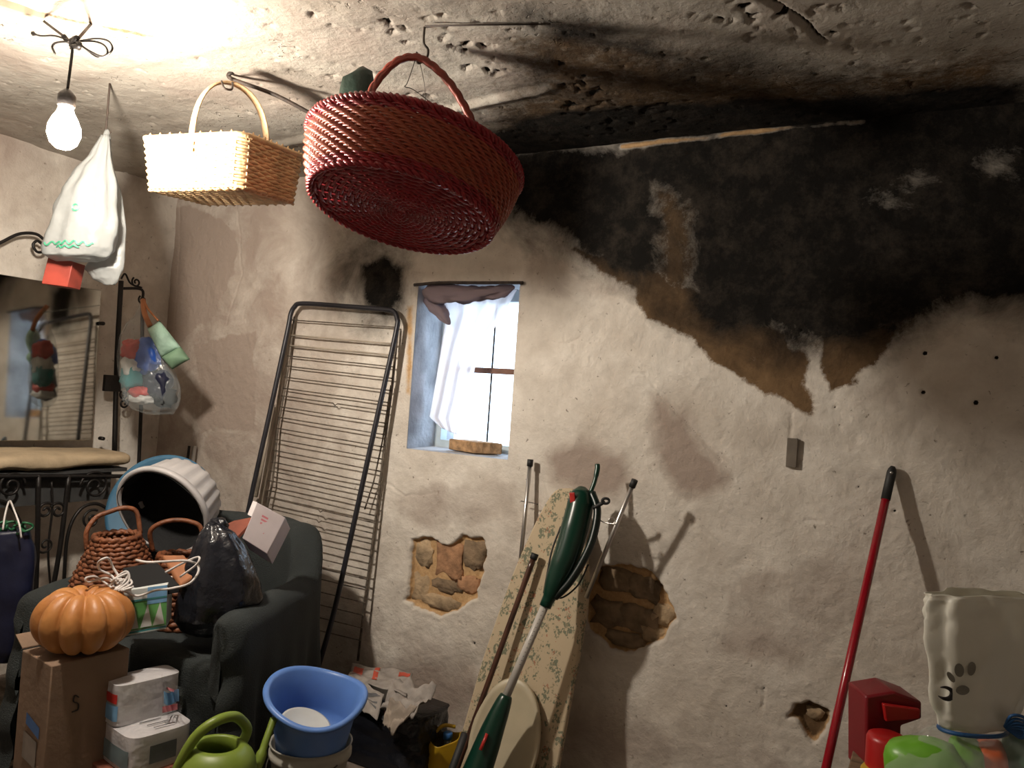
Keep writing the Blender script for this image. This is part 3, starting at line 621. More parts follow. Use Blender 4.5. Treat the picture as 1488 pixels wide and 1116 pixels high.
# red oval basket
bc = PZ(584, 306, 1.72)
upb = (cos(radians(14))*(sin(radians(12))*CR + cos(radians(12))*CU) + sin(radians(14))*CF).normalized()
xb = (cos(radians(12))*CR - sin(radians(12))*CU)
RM = frame(bc, xb, upb)
rb = thing('wicker_basket', 'large glossy red oval wicker basket hanging from the ceiling, underside showing', 'basket', bc)
def rring(th, t): 
    a = lerp(.205, .240, t)*(1+.03*sin(pi*t)); b = a*.94
    return (a*cos(th), b*sin(th), t*.125)
NS = 46
def red_rows(ts, seedk):
    mb = MB(); seg_ = NS*4
    for k, t in ts:
        for strand in (0, 1):
            path = []
            for j in range(seg_):
                th = 2*pi*j/seg_; p = Vector(rring(th, t)); n_ = Vector((p.x, p.y, 0)).normalized(); ph = NS/2*th*1.0 + k*1.1 + strand*pi
                path.append(RM @ (p + n_*.0045*sin(ph) + Vector((0, 0, .0030*cos(ph)))))
            mb.tube(path, .0034, 5, closed=True)
    return mb
rows = [(k, .03+k*.94/19) for k in range(20)]
red_rows([r for r in rows if 2 < r[0] < 17], 0).build('woven_side', M['brick_wicker'], rb)
red_rows([r for r in rows if r[0] <= 2 or r[0] >= 17], 0).build('woven_border', M['red_wicker'], rb)
st_ = MB()
for j in range(NS): th = 2*pi*(j+.5)/NS; st_.tube([RM @ Vector(rring(th, t)) for t in (0, .5, 1.0)], .0032, 5)
st_.build('stakes', M['brick_wicker'], rb)
mb = MB()
for s_ in range(3):
    mb.tube([RM @ (Vector(rring(2*pi*j/220, 1.02)) + Vector((cos(2*pi*j/220), sin(2*pi*j/220), 0))*.007*sin(2*pi*j/220*40+s_*2.1) + Vector((0, 0, .006*cos(2*pi*j/220*40+s_*2.1)))) for j in range(220)], .005, 6, closed=True)
mb.build('rim', M['red_wicker'], rb)
mb = MB()
for s_ in range(2):
    mb.tube([RM @ (Vector(rring(2*pi*j/200, 0.0)) + Vector((cos(2*pi*j/200), sin(2*pi*j/200), 0))*.004*sin(2*pi*j/200*36+s_*pi) + Vector((0, 0, -.003+.004*cos(2*pi*j/200*36+s_*pi)))) for j in range(200)], .0045, 6, closed=True)
mb.build('base_border', M['red_wicker'], rb)
mb = MB(); NB = 30
nr = 24
for k in range(nr):
    f_ = (k+1.5)/(nr+1); seg_ = max(24, int(NB*4*max(.3, f_)))
    path = []
    for j in range(seg_):
        th = 2*pi*j/seg_; p = Vector(rring(th, 0))*f_; path.append(RM @ (p + Vector((0, 0, .0032*sin(NB/2*th + k*pi)))))
    mb.tube(path, .0040, 5, closed=True)
for j in range(NB): th = 2*pi*(j+.5)/NB; mb.tube([RM @ (Vector(rring(th, 0))*.04), RM @ Vector(rring(th, 0))], .0035, 5)
mb.build('woven_base', M['red_wicker'], rb)
# handle: hoop from left side to right side up to the hook
RBD = 1.80
hpts = [PZ(512, 178, 1.76), PZ(530, 152, 1.77), PZ(548, 118, 1.80), PZ(575, 90, RBD), PZ(605, 83, RBD), PZ(632, 98, RBD), PZ(657, 125, 1.80), PZ(676, 156, 1.80), PZ(690, 185, 1.80)]
for s_ in (0, 1, 2):
    pass
hc = catmull(hpts, 8); mb = MB()
for s_ in range(3):
    mb.tube([p + CR*.0035*cos(i*.5+s_*2.09) + CU*.0035*sin(i*.5+s_*2.09) for i, p in enumerate(hc)], .0062, 6)
mb.build('handle', M['dark_wicker'], rb)
mb = MB(); mb.tube(catmull([PZ(604, 86, 1.80), PZ(592, 120, 1.81), PZ(588, 126, 1.81), PZ(600, 130, 1.82), PZ(622, 146, 1.84)], 6), .0010, 5); mb.tube(catmull([PZ(610, 90, 1.80), PZ(616, 120, 1.83), PZ(618, 146, 1.84)], 6), .0009, 5)
tag(mb.build('string', M['wire'], origin=PZ(604, 86, 1.8)), 'thin loose string hanging from the handle of the red basket', 'string')
# green bag and clear film standing in the red basket
gp = MB(); cg = PZ(522, 140, 1.93)
def gbag(u, v):
    a = 2*pi*u; z = lerp(-.10, .066, v); w = .052*(1-.35*v)*(1 if v < .97 else .4); return cg + CR*(cos(a)*w*(1+.2*fz((cos(a), sin(a), v*2), 1.4, 5)) - .01*v) + Vector((0, 0, z+.010*cos(a)*v)) + CF*sin(a)*w*.5
gp.surf(gbag, 24, 14, cu=True); n_ = 24*15
gp.f.append(tuple(i*15+14 for i in range(24)))
tag(gp.build('bag', M['navy_bag'], origin=cg), 'dark green plastic bag sticking out of the red basket', 'bag')

# ------------------------------------------------------------------ hanging bags
def hanging_bag(cx, ytop, ybot, Z_, prof, mat, name, parent=None, nf=9, depth=.55, seed=0, amp=.10, tilt=0, nu=56, nv=36):
    """prof: list of (px_left, px_right, py) from top to bottom"""
    mb = MB(); k = len(prof)-1
    def fn(u, v):
        t = v*k; i = min(int(t), k-1); f = t-i; f2 = f*f*(3-2*f)*.5+f*.5
        l = lerp(prof[i][0], prof[i+1][0], f2); r = lerp(prof[i][1], prof[i+1][1], f2); y = lerp(prof[i][2], prof[i+1][2], f)
        a = 2*pi*u; c = (l+r)/2; h = (r-l)/2; wob = 1+amp*sin(nf*a+seed+v*2)*(.9-v*.5)+.28*amp*4*fz((cos(a)*1.2, sin(a)*1.2, v*4), 1.3, seed)
        w = h*Z_/FPX; p = PZ(c, y, Z_)
        return p + CR*cos(a)*w*wob + Vector((CF.x, CF.y, 0))*sin(a)*w*depth*wob + CU*(.006*fz((u*6, v*6, 0), 1, seed+2))
    mb.surf(fn, nu, nv, cu=True)
    mb.f.append(tuple(i*(nv+1)+nv for i in range(nu))); mb.f.append(tuple(reversed([i*(nv+1) for i in range(nu)])))
    return mb, fn
wb = thing('plastic_bag', 'white carrier bag with green print hanging beside the bulb', 'bag', PZ(120, 370, 2.35))
mb, fn1 = hanging_bag(0, 0, 0, 2.35, [(147, 158, 196), (132, 160, 222), (108, 163, 250), (92, 167, 275), (80, 170, 305), (70, 170, 335), (63, 166, 360), (66, 158, 372), (80, 140, 378)], None, '', nf=8, seed=1, amp=.09)
mb.build('bag_body', M['bag_white'], wb)
mb = MB(); mb.tube(catmull([PZ(150, 205, 2.35), PZ(152, 198, 2.36), PZ(156, 190, 2.37), PZ(158, 202, 2.36)], 5), .006, 8); mb.build('bag_handle', M['bag_white'], wb)
def stroke(fn, uv, w, mb):
    pts = []
    for u, v in uv: pts.append((Vector(fn(u, v)), None))
    P = [p[0] for p in pts]; n_ = len(P); a = []
    for i in range(n_):
        t = (P[min(i+1, n_-1)]-P[max(i-1, 0)]); to = (EYE-P[i]).normalized(); s_ = t.cross(to).normalized()*w; a += [P[i]+to*.004-s_, P[i]+to*.004+s_]
    mb.add(a, [(2*i, 2*i+1, 2*i+3, 2*i+2) for i in range(n_-1)])
mb = MB(); U0 = .75
stroke(fn1, [(U0+.014*cos(t), .52+.02*sin(t)) for t in np.linspace(0, 2*pi, 16)], .0022, mb); mb.build('green_emblem', M['green_print'], wb, smooth=False)
for v0, (ua, ub) in ((.74, (.62, .86)), (.78, (.68, .80))):
    mb = MB(); stroke(fn1, [(u, v0+.012*sin(u*160)) for u in np.linspace(ua, ub, 40)], .0022, mb); mb.build('green_lettering', M['green_print'], wb, smooth=False)
w2 = thing('plastic_bag', 'plain white bag hanging low behind the green-printed carrier bag', 'bag', PZ(155, 412, 2.42))
mb, _f = hanging_bag(0, 0, 0, 2.42, [(150, 160, 200), (146, 163, 235), (148, 176, 290), (140, 182, 340), (132, 180, 375), (124, 177, 392), (135, 174, 405), (152, 168, 414)], None, '', nf=5, seed=7, amp=.10, depth=.45)
mb.build('bag_body', M['bag_white'], w2)
# what the bags hang from
mb = MB(); mb.tube([PZ(153, 196, 2.40), PZ(153, 206, 2.40)], .004, 6); q = at(153, 150, 2, CZ); mb = MB(); tp_ = PZ(154, 190, 2.38)
mb.tube(catmull([Vector((tp_.x, tp_.y, CZ+.01)), tp_+Vector((0, 0, .05)), tp_, tp_+Vector((.01, 0, -.02)), tp_+Vector((.022, 0, -.005))], 6), .003, 6)
tag(mb.build('ceiling_hook', M['rod'], origin=tp_), 'iron hook in the ceiling holding the white plastic bags', 'hook')
o_ = PZ(84, 395, 2.36); a1, a2, a3, a4 = [PZ(x, y, 2.36) for x, y in ((60, 412), (98, 417), (106, 380), (70, 372))]; mb = MB(); dv = Vector((CF.x, CF.y, 0))*.07
mb.hexa([a1, a2, a2+dv, a1+dv, a4, a3, a3+dv, a4+dv]); tag(mb.build('carton', M['redbox'], origin=o_, bevel=.002), 'small red-orange carton poking out under the white carrier bag', 'carton')

# ------------------------------------------------------------------ hall stand with mirror
XM = XL+.09
def lw(px, py, x=XM): return at(px, py, 0, x)
hs = thing('hall_stand', 'black wrought-iron hall stand with a mirror on the left wall', 'hall stand', (XM, 1.7, .96))
mt, mbz = lw(150, 422), lw(146, 664); m0t = lw(0, 404); y1 = mt.y; zt_ = mt.z; zb_ = .93; y0 = .85
MRY = Matrix.Rotation(radians(-3.0), 3, 'Z') @ Matrix.Rotation(radians(-1.6), 3, 'Y'); mb = MB(); mb.box((XM-.006-(y1-y0)/2*sin(radians(3.0))*1.0, (y0+y1)/2, (zt_+zb_)/2), .008, y1-y0, zt_-zb_, MRY); mb.build('mirror_glass', M['mirror'], hs, smooth=False, bevel=.002)
for py in (470, 637): p = lw(147, py); MB().tube([p+Vector((-.01, 0, 0)), p+Vector((.016, 0, 0))], .008, 10).build('mirror_clip', M['iron'], hs)
def bar(pts, r, name='post'): return MB().tube(catmull(pts, 6), r, 8).build(name, M['iron'], hs)
bar([lw(176, 408), lw(170, 520), lw(166, 664)], .0105); bar([lw(207, 440), lw(206, 560), lw(201, 690)], .008); 
bar([lw(206, 440), lw(206, 421), lw(176, 419)], .006, 'cross_bar')
p = lw(163, 557); MB().box(p, .02, .075, .07).build('bracket', M['iron'], hs, smooth=False, bevel=.003)
def spiral(c, r0, r1, turns, a0, sgn=1, x=XM, n=40): 
    return [Vector((x, c.y+sgn*lerp(r0, r1, i/n)*cos(a0+2*pi*turns*i/n), c.z+lerp(r0, r1, i/n)*sin(a0+2*pi*turns*i/n))) for i in range(n+1)]
for c, r0, sg in ((lw(198, 410), .022, 1), (lw(180, 586), .022, -1), (lw(180, 574), .02, 1), (lw(207, 436), .02, 1)): MB().tube(spiral(c, r0, .006, 1.3, 2.2, sg), .0042, 6).build('scroll', M['iron'], hs)
bar([lw(176, 405), lw(182, 398), lw(190, 412), lw(206, 418)], .004, 'scroll')
bar([lw(-40, 372), lw(0, 353), lw(28, 340), lw(52, 340), lw(66, 350)], .0062, 'scroll'); 
MB().tube(catmull([lw(*q) for q in ((66, 350), (64, 364), (54, 366), (48, 356), (54, 350), (60, 354))], 6), .0055, 8).build('scroll', M['iron'], hs)
bar([lw(-40, 372), lw(-40, 410)], .0062, 'scroll')
for a, b in (((168, 640), (180, 660)),): pass
# console table below
XT = -2.86
def lt(px, py, x=XT): return at(px, py, 0, x)
ct = thing('console_table', 'wrought-iron console table with scroll legs below the mirror', 'table', (XT, 1.7, 0))
zt2 = lt(100, 684).z
yR = lt(186, 680).y; yL = .95
mb = MB(); mb.box((XT-.155, (yR+yL)/2, zt2-.006), .30, yR-yL, .014); mb.build('table_top', M['dark_panel'], ct, smooth=False)
mb = MB(); mb.box((XT-.05, (yR+yL)/2-.02, zt2-.070), .012, yR-yL-.04, .115); mb.build('back_apron', M['dark_panel'], ct, smooth=False)
def tb(pts, r=.007, name='scroll', n=6): return MB().tube(catmull(pts, 6), r, 8).build(name, M['iron'], ct)
tb([lt(56, 690), lt(54, 800), lt(50, 905), lt(48, 975)], .009, 'leg'); tb([lt(100, 690), lt(88, 790), lt(72, 880), lt(52, 972)], .009, 'leg')
tb([lt(190, 690), lt(186, 800), lt(170, 905), lt(165, 990)], .009, 'leg'); tb([lt(-60, 690), lt(-60, 900), lt(-60, 1000)], .009, 'leg')
tb([lt(-60, 692), lt(60, 692), lt(188, 692)], .008, 'rail')
def sp(px, py, rp, turns, a0, sg, r=.005): 
    c = lt(px, py); R0 = rp*((c-EYE).dot(CF))/FPX*1.35; MB().tube(spiral(c, R0, R0*.2, turns, a0, sg, XT), r, 6).build('scroll', M['iron'], ct)
sp(16, 706, 15, 1.6, 0, 1); sp(138, 706, 17, 1.6, 0, -1); sp(66, 742, 9, 1.4, .5, 1); sp(84, 742, 9, 1.4, .5, -1); sp(66, 792, 9, 1.3, 3.5, 1, .004); sp(133, 755, 11, 1.4, 1, 1)
tb([lt(48, 880), lt(35, 780), lt(20, 742), lt(0, 728), lt(-30, 735)], .0065); tb([lt(92, 860), lt(98, 780), lt(115, 742), lt(140, 732), lt(165, 745)], .0065); tb([lt(75, 700), lt(76, 740), lt(70, 800), lt(74, 860)], .004)
tb([lt(30, 975), lt(20, 960), lt(30, 950), lt(42, 965)], .006)
# cream folded cloth on the table
mb = MB()
def cl(u, v):
    y = lerp(yL, yR+.03, u); a = 2*pi*v; hx = .165; hz = .030+.006*fz((y*4, 0, 0), 1, 3)
    cx = XT-.145; e = .45
    x_ = math.copysign(abs(cos(a))**e, cos(a))*hx; z_ = math.copysign(abs(sin(a))**.6, sin(a))*hz
    k_ = min(1, (1-u)*14+.55) * 1
    if z_ < 0 and cos(a) > .5: z_ *= 1.0+.35*fz((y*9, 1, 0), 1, 4)
    return Vector((cx+x_*k_+.006*fz((y*7, a, 0), 1, 5), y, zt2+.036+z_*k_))
mb.surf(cl, 70, 28, cv=True); mb.f.append(tuple(70*28+j for j in range(28))); mb.f.append(tuple(reversed(range(28))))
tag(mb.build('folded_cloth', M['cream_cloth'], origin=(XT-.15, 1.5, zt2)), 'long folded cream cloth covering the top of the iron console table', 'cloth')
# bag of goods and mint pouch hanging on the stand
cb = thing('plastic_bag', 'clear plastic bag of colourful packets hanging on the hall stand', 'bag', PZ(214, 600, 3.05))
mb, _f = hanging_bag(0, 0, 0, 3.05, [(203, 208, 440), (198, 212, 456), (182, 222, 474), (174, 236, 490), (173, 250, 520), (175, 259, 555), (178, 260, 580), (190, 257, 594), (212, 250, 602)], None, '', nf=7, seed=4, amp=.08, depth=.5)
mb.build('bag_body', M['bag_clear'], cb)
def blob(c, rx, ry, rz, mat, name, parent=None, seed=0, amp=.35, sc=1.6, nu=22, nv=14, origin=None, e=1.0, Mx=None, flatb=False):
    mb = MB()
    def fn(u, v):
        a = 2*pi*u; b = pi*v; p = Vector((cos(a)*sin(b), sin(a)*sin(b), cos(b))); k_ = 1+amp*fz(p, sc, seed)
        q = Vector([math.copysign(abs(t)**e, t)*k_ for t in p]); q = Vector((q.x*rx, q.y*ry, q.z*rz))
        if flatb and q.z < -rz*.75: q.z = -rz*.75
        return (Mx @ q if Mx else Vector(c)+q)
    mb.surf(fn, nu, nv, cu=True); return mb.build(name, mat, parent, origin=origin)
MB().tube([PZ(206, 446, 3.05), Vector(lw(207, 436))+Vector((.0, 0, 0))], .004, 6).build('bag_tie', M['bag_clear'], cb)
for px, py, rx, rz, m_, s_ in ((210, 520, .045, .05, 'blue_p', 1), (192, 510, .03, .03, 'red_p', 2), (190, 550, .03, .04, 'teal_p', 3), (225, 560, .05, .045, 'navy', 4), (205, 572, .035, .018, 'red_p', 5), (206, 582, .04, .014, 'white_p', 6), (192, 535, .03, .03, 'white_p', 7), (238, 580, .03, .03, 'black_mat', 8)):
    blob(PZ(px+2, py-2, 3.05), rx*1.3, .035, rz*1.3, M[m_], 'packet', cb, s_, e=.7)
mp_ = thing('hanging_pouch', 'mint and dark green cloth pouch hanging by the clear bag', 'pouch', PZ(245, 530, 3.0))
def quadslab(pts, Z_, th, mat, name, parent, nn=6, puff=.02):
    mb = MB(); q = [PZ(x, y, Z_) for x, y in pts]
    for sg in (-1, 1):
        def fn(u, v): 
            p = (q[0].lerp(q[1], u)).lerp(q[3].lerp(q[2], u), v); return p + Vector((CF.x, CF.y, 0))*sg*(th*.5*min(1, 8*min(u, 1-u, v, 1-v))**.5 + puff*sin(pi*u)*sin(pi*v))
        mb.surf(fn, 12, 12)
    return mb.build(name, mat, parent, weld=True)
quadslab([(214, 478), (232, 466), (263, 505), (234, 520)], 3.0, .02, M['mint'], 'pouch_top', mp_)
quadslab([(234, 519), (262, 503), (276, 522), (250, 537)], 3.0, .022, M['olive_cloth'], 'pouch_base', mp_)
mb = MB(); mb.tube(catmull([PZ(218, 474, 3.0), PZ(210, 455, 3.02), PZ(208, 436, 3.06)], 6), .010, 8); mb.tube(catmull([PZ(230, 466, 3.0), PZ(216, 450, 3.02), PZ(209, 436, 3.06)], 6), .004, 8); mb.build('strap', M['terra'], mp_)

# ------------------------------------------------------------------ dark bin at far left
db = thing('dark_bin_bag', 'dark navy bag of green net hanging in front of the console table', 'bag', PZ(0, 930, 2.5))
mb, _f = hanging_bag(0, 0, 0, 2.5, [(-70, 44, 770), (-80, 50, 800), (-85, 48, 850), (-85, 42, 900), (-80, 36, 940), (-70, 20, 960)], None, '', nf=6, seed=9, amp=.05, depth=.5)
mb.build('bag_body', M['navy'], db); mb = MB()
for k in range(9):
    c = PZ(-50+k*11, 766+3*sin(k*2), 2.47); mb.tube([c+CR*.016*cos(t)+CU*.014*sin(t)+Vector((CF.x, CF.y, 0))*.01*sin(2*t+k) for t in np.linspace(0, 2*pi, 14)[:-1]], .004, 6, closed=True)
mb.build('green_net', M['green_net'], db)
MB().tube(catmull([PZ(4, 770, 2.45), PZ(8, 745, 2.47), PZ(14, 728, 2.5), PZ(20, 740, 2.47), PZ(28, 762, 2.44), PZ(31, 782, 2.44)], 6), .003, 6).build('handle_string', M['cord'], db)

# ------------------------------------------------------------------ armchair under a dark cover
AC = Vector((-2.13, 1.79, 0)); AA = radians(20); SEAT = .42
AM = Matrix.Translation(AC) @ Matrix.Rotation(AA, 4, 'Z')      # local -y faces forward
ac = thing('armchair', 'tub armchair draped in a dark grey-green cover, heaped with baskets and bags', 'armchair', AC)
hw, hd = .37, .33
# centre line of arm/back: left arm front -> back -> right arm front
cl_ = catmull([(-hw+.06, -hd, 0), (-hw+.05, -.1, 0), (-hw+.05, .12, 0), (-hw+.13, hd-.10, 0), (-.12, hd-.03, 0), (.12, hd-.03, 0), (hw-.13, hd-.10, 0), (hw-.05, .12, 0), (hw-.05, -.1, 0), (hw-.06, -hd, 0)], 8)
nC = len(cl_)
def htop(s):  # s 0..1
    d = abs(s-.5)*2
    t = min(1, max(0, (d-.42)/.22)); t = t*t*(3-2*t); return lerp(.735, .575, t) - .012*(d > .8)*(d-.8)*5
def arm(u, v):
    i = u*(nC-1); k_ = min(int(i), nC-2); p = cl_[k_].lerp(cl_[k_+1], i-k_); t = (cl_[min(k_+2, nC-1)]-cl_[max(k_-1, 0)]).normalized(); n_ = Vector((t.y, -t.x, 0)) * 1  # towards inside?
    inn = Vector((0, -.05, 0))-p; n_ = n_ if n_.dot(inn) > 0 else -n_
    h = htop(u); wv = .055
    if v < .22: q = v/.22; off = wv; z = lerp(SEAT-.06, h-.05, q)
    elif v < .5: a = pi*(v-.22)/.28; off = wv*cos(a); z = h-.05+.05*sin(a)
    else:
        q = (v-.5)/.5; fold = sin(u*58+1.5*sin(u*17))*.6+.4*sin(u*127+2); kf = lerp(.12, 1, min(1, abs(u-.5)*3)**2); off = -wv-.012*q*kf-.042*q*fold*min(1, q*2)*kf-.03*q*q*kf; z = lerp(h-.05, .015, q)
    r = p + n_*off; return AM @ Vector((r.x, r.y, z + .006*fz((r.x*5, r.y*5, z*5), 1, 3)))
mb = MB(); NU, NV = 130, 44; mb.surf(arm, NU, NV)
for e_ in (0, 1):   # rounded draped front ends of the arms
    def cap(u, v, e_=e_):
        p = arm(e_, v); q = arm(e_, 1-v if False else v); ce = AM @ Vector((cl_[0 if e_ == 0 else -1].x, -hd, 0)); fw = AM.to_3x3() @ Vector((0, -1, 0)); a = u*pi/2
        sd_ = Vector((p.x-ce.x, p.y-ce.y, 0)); z = p.z - (1-cos(a))*.035*(p.z > .3); k_ = cos(a) if u < 1 else 0.0
        return Vector((ce.x+sd_.x*k_, ce.y+sd_.y*k_, z)) + fw*(.045*sin(a)*(1+.25*sin(v*40)*(v > .5)+.5*(1-p.z)))
    mb.surf(cap, 8, NV)
mb.build('back_and_arms', M['cover'], ac, autos=60)
def seat(u, v):   # u across, v back -> front edge -> down to floor
    x = lerp(-hw+.075, hw-.075, u)
    if v < .4: q = v/.4; y = lerp(hd-.12, -hd+.01, q); z = SEAT + .012*sin(pi*u)
    elif v < .5: a = (v-.4)/.1*pi/2; y = -hd+.01-.035*sin(a); z = SEAT-.035*(1-cos(a)) + .012*sin(pi*u)
    else: q = (v-.5)/.5; y = -hd-.025-.014*q*(sin(u*23+q)+.6*sin(u*51))-.02*q; z = lerp(SEAT-.035, .012, q)
    return AM @ Vector((x, y, z+.008*fz((x*6, y*6, 0), 1, 8)))
MB().surf(seat, 50, 50).build('seat', M['cover'], ac, solid=.008)
def loc(x, y, z): return AM @ Vector((x, y, z))
# ------------------------------------------------------------------ heap on the armchair
def Zof(p): return (p-EYE).dot(CF)
def coil_basket(name, label, c, r0, r1, r2, h, mat, tilt, rows=13, hpts=None, seed=0, lid=False):
    t = thing(name, label, 'basket', c); Mx = Matrix.Translation(c) @ tilt
    mb = MB()
    for k in range(rows):
        f = k/(rows-1); r = (lerp(r0, r1, f*2) if f < .5 else lerp(r1, r2, (f-.5)*2)); n_ = 64
        mb.tube([Mx @ Vector(((r+.004*sin(j*2*pi/n_*16+k*pi))*cos(2*pi*j/n_), (r+.004*sin(j*2*pi/n_*16+k*pi))*sin(2*pi*j/n_), f*h+.002*sin(j*1.7+k))) for j in range(n_)], h/rows*.62, 6, closed=True)
    mb.build('woven_side', mat, t)
    MB().lathe([(.001, .006), (r0*.6, .006), (r0, .004)], 32, Mx).build('woven_base', mat, t)
    mb = MB(); mb.tube([Mx @ Vector((r2*1.02*cos(2*pi*j/48), r2*1.02*sin(2*pi*j/48), h+.004+.003*sin(j*2.2))) for j in range(48)], .008, 7, closed=True); mb.build('rim', mat, t)
    for hp_ in (hpts or []): MB().tube(catmull(hp_, 8), .0075, 7).build('handle', mat, t)
    return t
RX = lambda a, ax: Matrix.Rotation(radians(a), 4, ax)
zb1 = 2.36
c1 = PZ(166, 905, 2.40); c1.z = SEAT+.025
coil_basket('wicker_basket', 'reddish-brown coiled wicker basket at the left of the armchair seat', c1, .105, .120, .062, .27, M['brown_wicker'], RX(3, 'X'), 24,
            [[PZ(126, 800, 2.36), PZ(126, 772, 2.36), PZ(140, 752, 2.38), PZ(158, 744, 2.40), PZ(180, 738, 2.42), PZ(198, 744, 2.44), PZ(204, 775, 2.44)]], 1)
c2 = PZ(262, 870, 2.46); c2.z = SEAT+.02
coil_basket('wicker_basket', 'smaller brown wicker basket with arched handle beside the bin bag', c2, .07, .086, .080, .21, M['brown_wicker'], RX(-3, 'X'), 14,
            [[PZ(222, 800, 2.46), PZ(218, 774, 2.44), PZ(230, 762, 2.44), PZ(252, 756, 2.45), PZ(276, 758, 2.46), PZ(292, 768, 2.47), PZ(294, 800, 2.47)]], 2)
# white ribbed tub with black lining, tipped towards the room
tc_ = PZ(234, 746, 2.60); axd = (-CF*.92 - CR*.22 - CU*.38).normalized(); TM = frame(tc_, CR, axd) @ Matrix.Scale(1.14, 4)
tt = thing('plastic_tub', 'white ribbed tub lined with black plastic, tipped open on the armchair', 'tub', tc_)
def ribfn(r, a, z): rr = r*(1+.018*(1 if sin(a*20) > 0 else -1)); return (rr*cos(a), rr*sin(a), z)
MB().lathe([(.001, -.13), (.112, -.13), (.118, -.12), (.128, -.07), (.138, -.02)], 120, TM, ribfn).build('tub_body', M['tub_white'], tt)
MB().lathe([(.136, -.02), (.148, -.018), (.150, -.004), (.146, 0), (.138, 0), (.134, -.006)], 60, TM).build('rim', M['tub_white'], tt)
MB().lathe([(.137, .002), (.128, -.02), (.122, -.07), (.11, -.11), (.05, -.12), (.001, -.12)], 40, TM, lambda r, a, z: (r*cos(a)*(1+.05*sin(5*a+z*40)), r*sin(a), z)).build('black_lining', M['tub_black'], tt)
# blue basin standing behind
bcn = PZ(236, 742, 2.84); BM = frame(bcn, CR, (-CF*.9 + CU*.25))
MBb = MB().lathe([(.001, -.05), (.12, -.05), (.135, -.04), (.19, .0), (.205, .002), (.205, .008), (.19, .008), (.13, -.03), (.001, -.038)], 48, BM)
tag(MBb.build('basin', M['blue_dull'], origin=bcn), 'dull blue plastic basin standing on edge behind the white ribbed tub', 'basin')
# black bin bag
bb = thing('bin_bag', 'shiny black bin bag sitting on the right of the armchair seat', 'bag', loc(.14, -.05, SEAT))
mb = MB(); pr = [(300, 322, 762), (290, 340, 775), (280, 355, 795), (268, 366, 820), (262, 374, 845), (258, 376, 870), (256, 366, 895), (266, 344, 915), (285, 325, 922)]
mb, _f = hanging_bag(0, 0, 0, 2.30, pr, None, '', nf=7, seed=12, amp=.07, depth=.75, nu=72, nv=44)
mb.build('bag_body', M['binbag'], bb)
def loopp(pts, r, mat, name, parent): return MB().tube(catmull(pts, 8), r, 7).build(name, mat, parent)
blob(PZ(318, 762, 2.32), .028, .025, .02, M['binbag'], 'knot', bb, 5, .5)
loopp([PZ(304, 772, 2.34), PZ(308, 760, 2.35), PZ(318, 755, 2.35), PZ(320, 764, 2.35)], .004, M['bag_white'], 'white_tie', bb)
# red-brown scrap of carton
q = [PZ(x, y, z) for x, y, z in ((318, 772, 2.42), (345, 785, 2.38), (372, 756, 2.42), (340, 762, 2.46))]
mb = MB(); mb.slab(q, (0, 0, 1), .012); tag(mb.build('cardboard_piece', pm('rust_card', (.26, .07, .04), .8), origin=q[1], smooth=False), 'rust-brown torn cardboard wedged between bin bag and white box', 'cardboard')
# white box with pink print
wbx = thing('white_box', 'small white carton with pink print leaning on the armchair back', 'box', PZ(380, 800, 2.36))
A_, B_, C_, D_ = PZ(374, 730, 2.40), PZ(415, 752, 2.44), PZ(388, 805, 2.38), PZ(352, 782, 2.34); dp = (CF*.75+Vector((.0, .0, -.35))).normalized()*.06
dl = (CR*-.05 - CU*.04+CF*.03)
mb = MB(); E1 = D_+(-CU*.012-CR*.0)+CF*.0; dn = CF*.055-CU*.045
mb.hexa([D_, C_, C_+dn, D_+dn, A_, B_, B_+dn, A_+dn]); wcb = mb.build('carton_body', pm('white_card', (.56, .49, .50), .7, var=.05), wbx, bevel=.002)
def facequad(a, b, c, d, u0, u1, v0, v1, off): 
    f = lambda u, v: (a.lerp(b, u)).lerp(d.lerp(c, u), v) + off
    return [f(u0, v0), f(u1, v0), f(u1, v1), f(u0, v1)]
mb = MB(); off = (EYE-A_).normalized()*.0015
for k in range(5): mb.add(facequad(A_, B_, C_, D_, .30+.02*k, .52+.02*k, .22+k*.09, .27+k*.09, off), [(0, 1, 2, 3)])
mb.build('pink_print', M['pink_ink'], wcb, smooth=False)
# flap of the box
mb = MB(); f1, f2 = A_, D_.lerp(A_, .35); mb.slab([A_, D_.lerp(A_, .6), D_.lerp(A_, .6)-CR*.012+CU*.006, A_-CR*.014+CU*.004], CF, .002); mb.build('flap', pm('white_card_flap', (.70, .64, .64), .7, var=.05), wbx, smooth=False)
# black flat case, terracotta piece, carton with leaf print, white cord
q = [PZ(x, y, z) for x, y, z in ((178, 825, 2.22), (200, 860, 2.14), (262, 850, 2.16), (228, 816, 2.24))]
zc_ = Vector((0, 0, .022)); mb = MB(); mb.hexa([p-zc_ for p in (q[1], q[2], q[3], q[0])]+[q[1], q[2], q[3], q[0]])
tag(mb.build('flat_case', M['black_mat'], origin=q[1], bevel=.003), 'flat black case lying on top of the leaf-printed carton', 'case')
q = [PZ(x, y, z) for x, y, z in ((262, 850, 2.22), (286, 832, 2.24), (268, 806, 2.30), (236, 806, 2.30))]
mb = MB(); mb.slab(q, (0, 0, -1), .014); tag(mb.build('clay_tile', M['terra'], origin=q[0], smooth=True, bevel=.004), 'orange-brown clay tile under the loops of white cord', 'tile')
bx = thing('carton', 'carton with green and blue leaf print beside the pumpkin', 'box', PZ(210, 925, 2.15))
Zc1 = 2.14; a, b, c, d = PZ(176, 926, Zc1), PZ(241, 914, Zc1), PZ(243, 850, Zc1), PZ(180, 858, Zc1); bk = Vector((-.075, .075, 0))
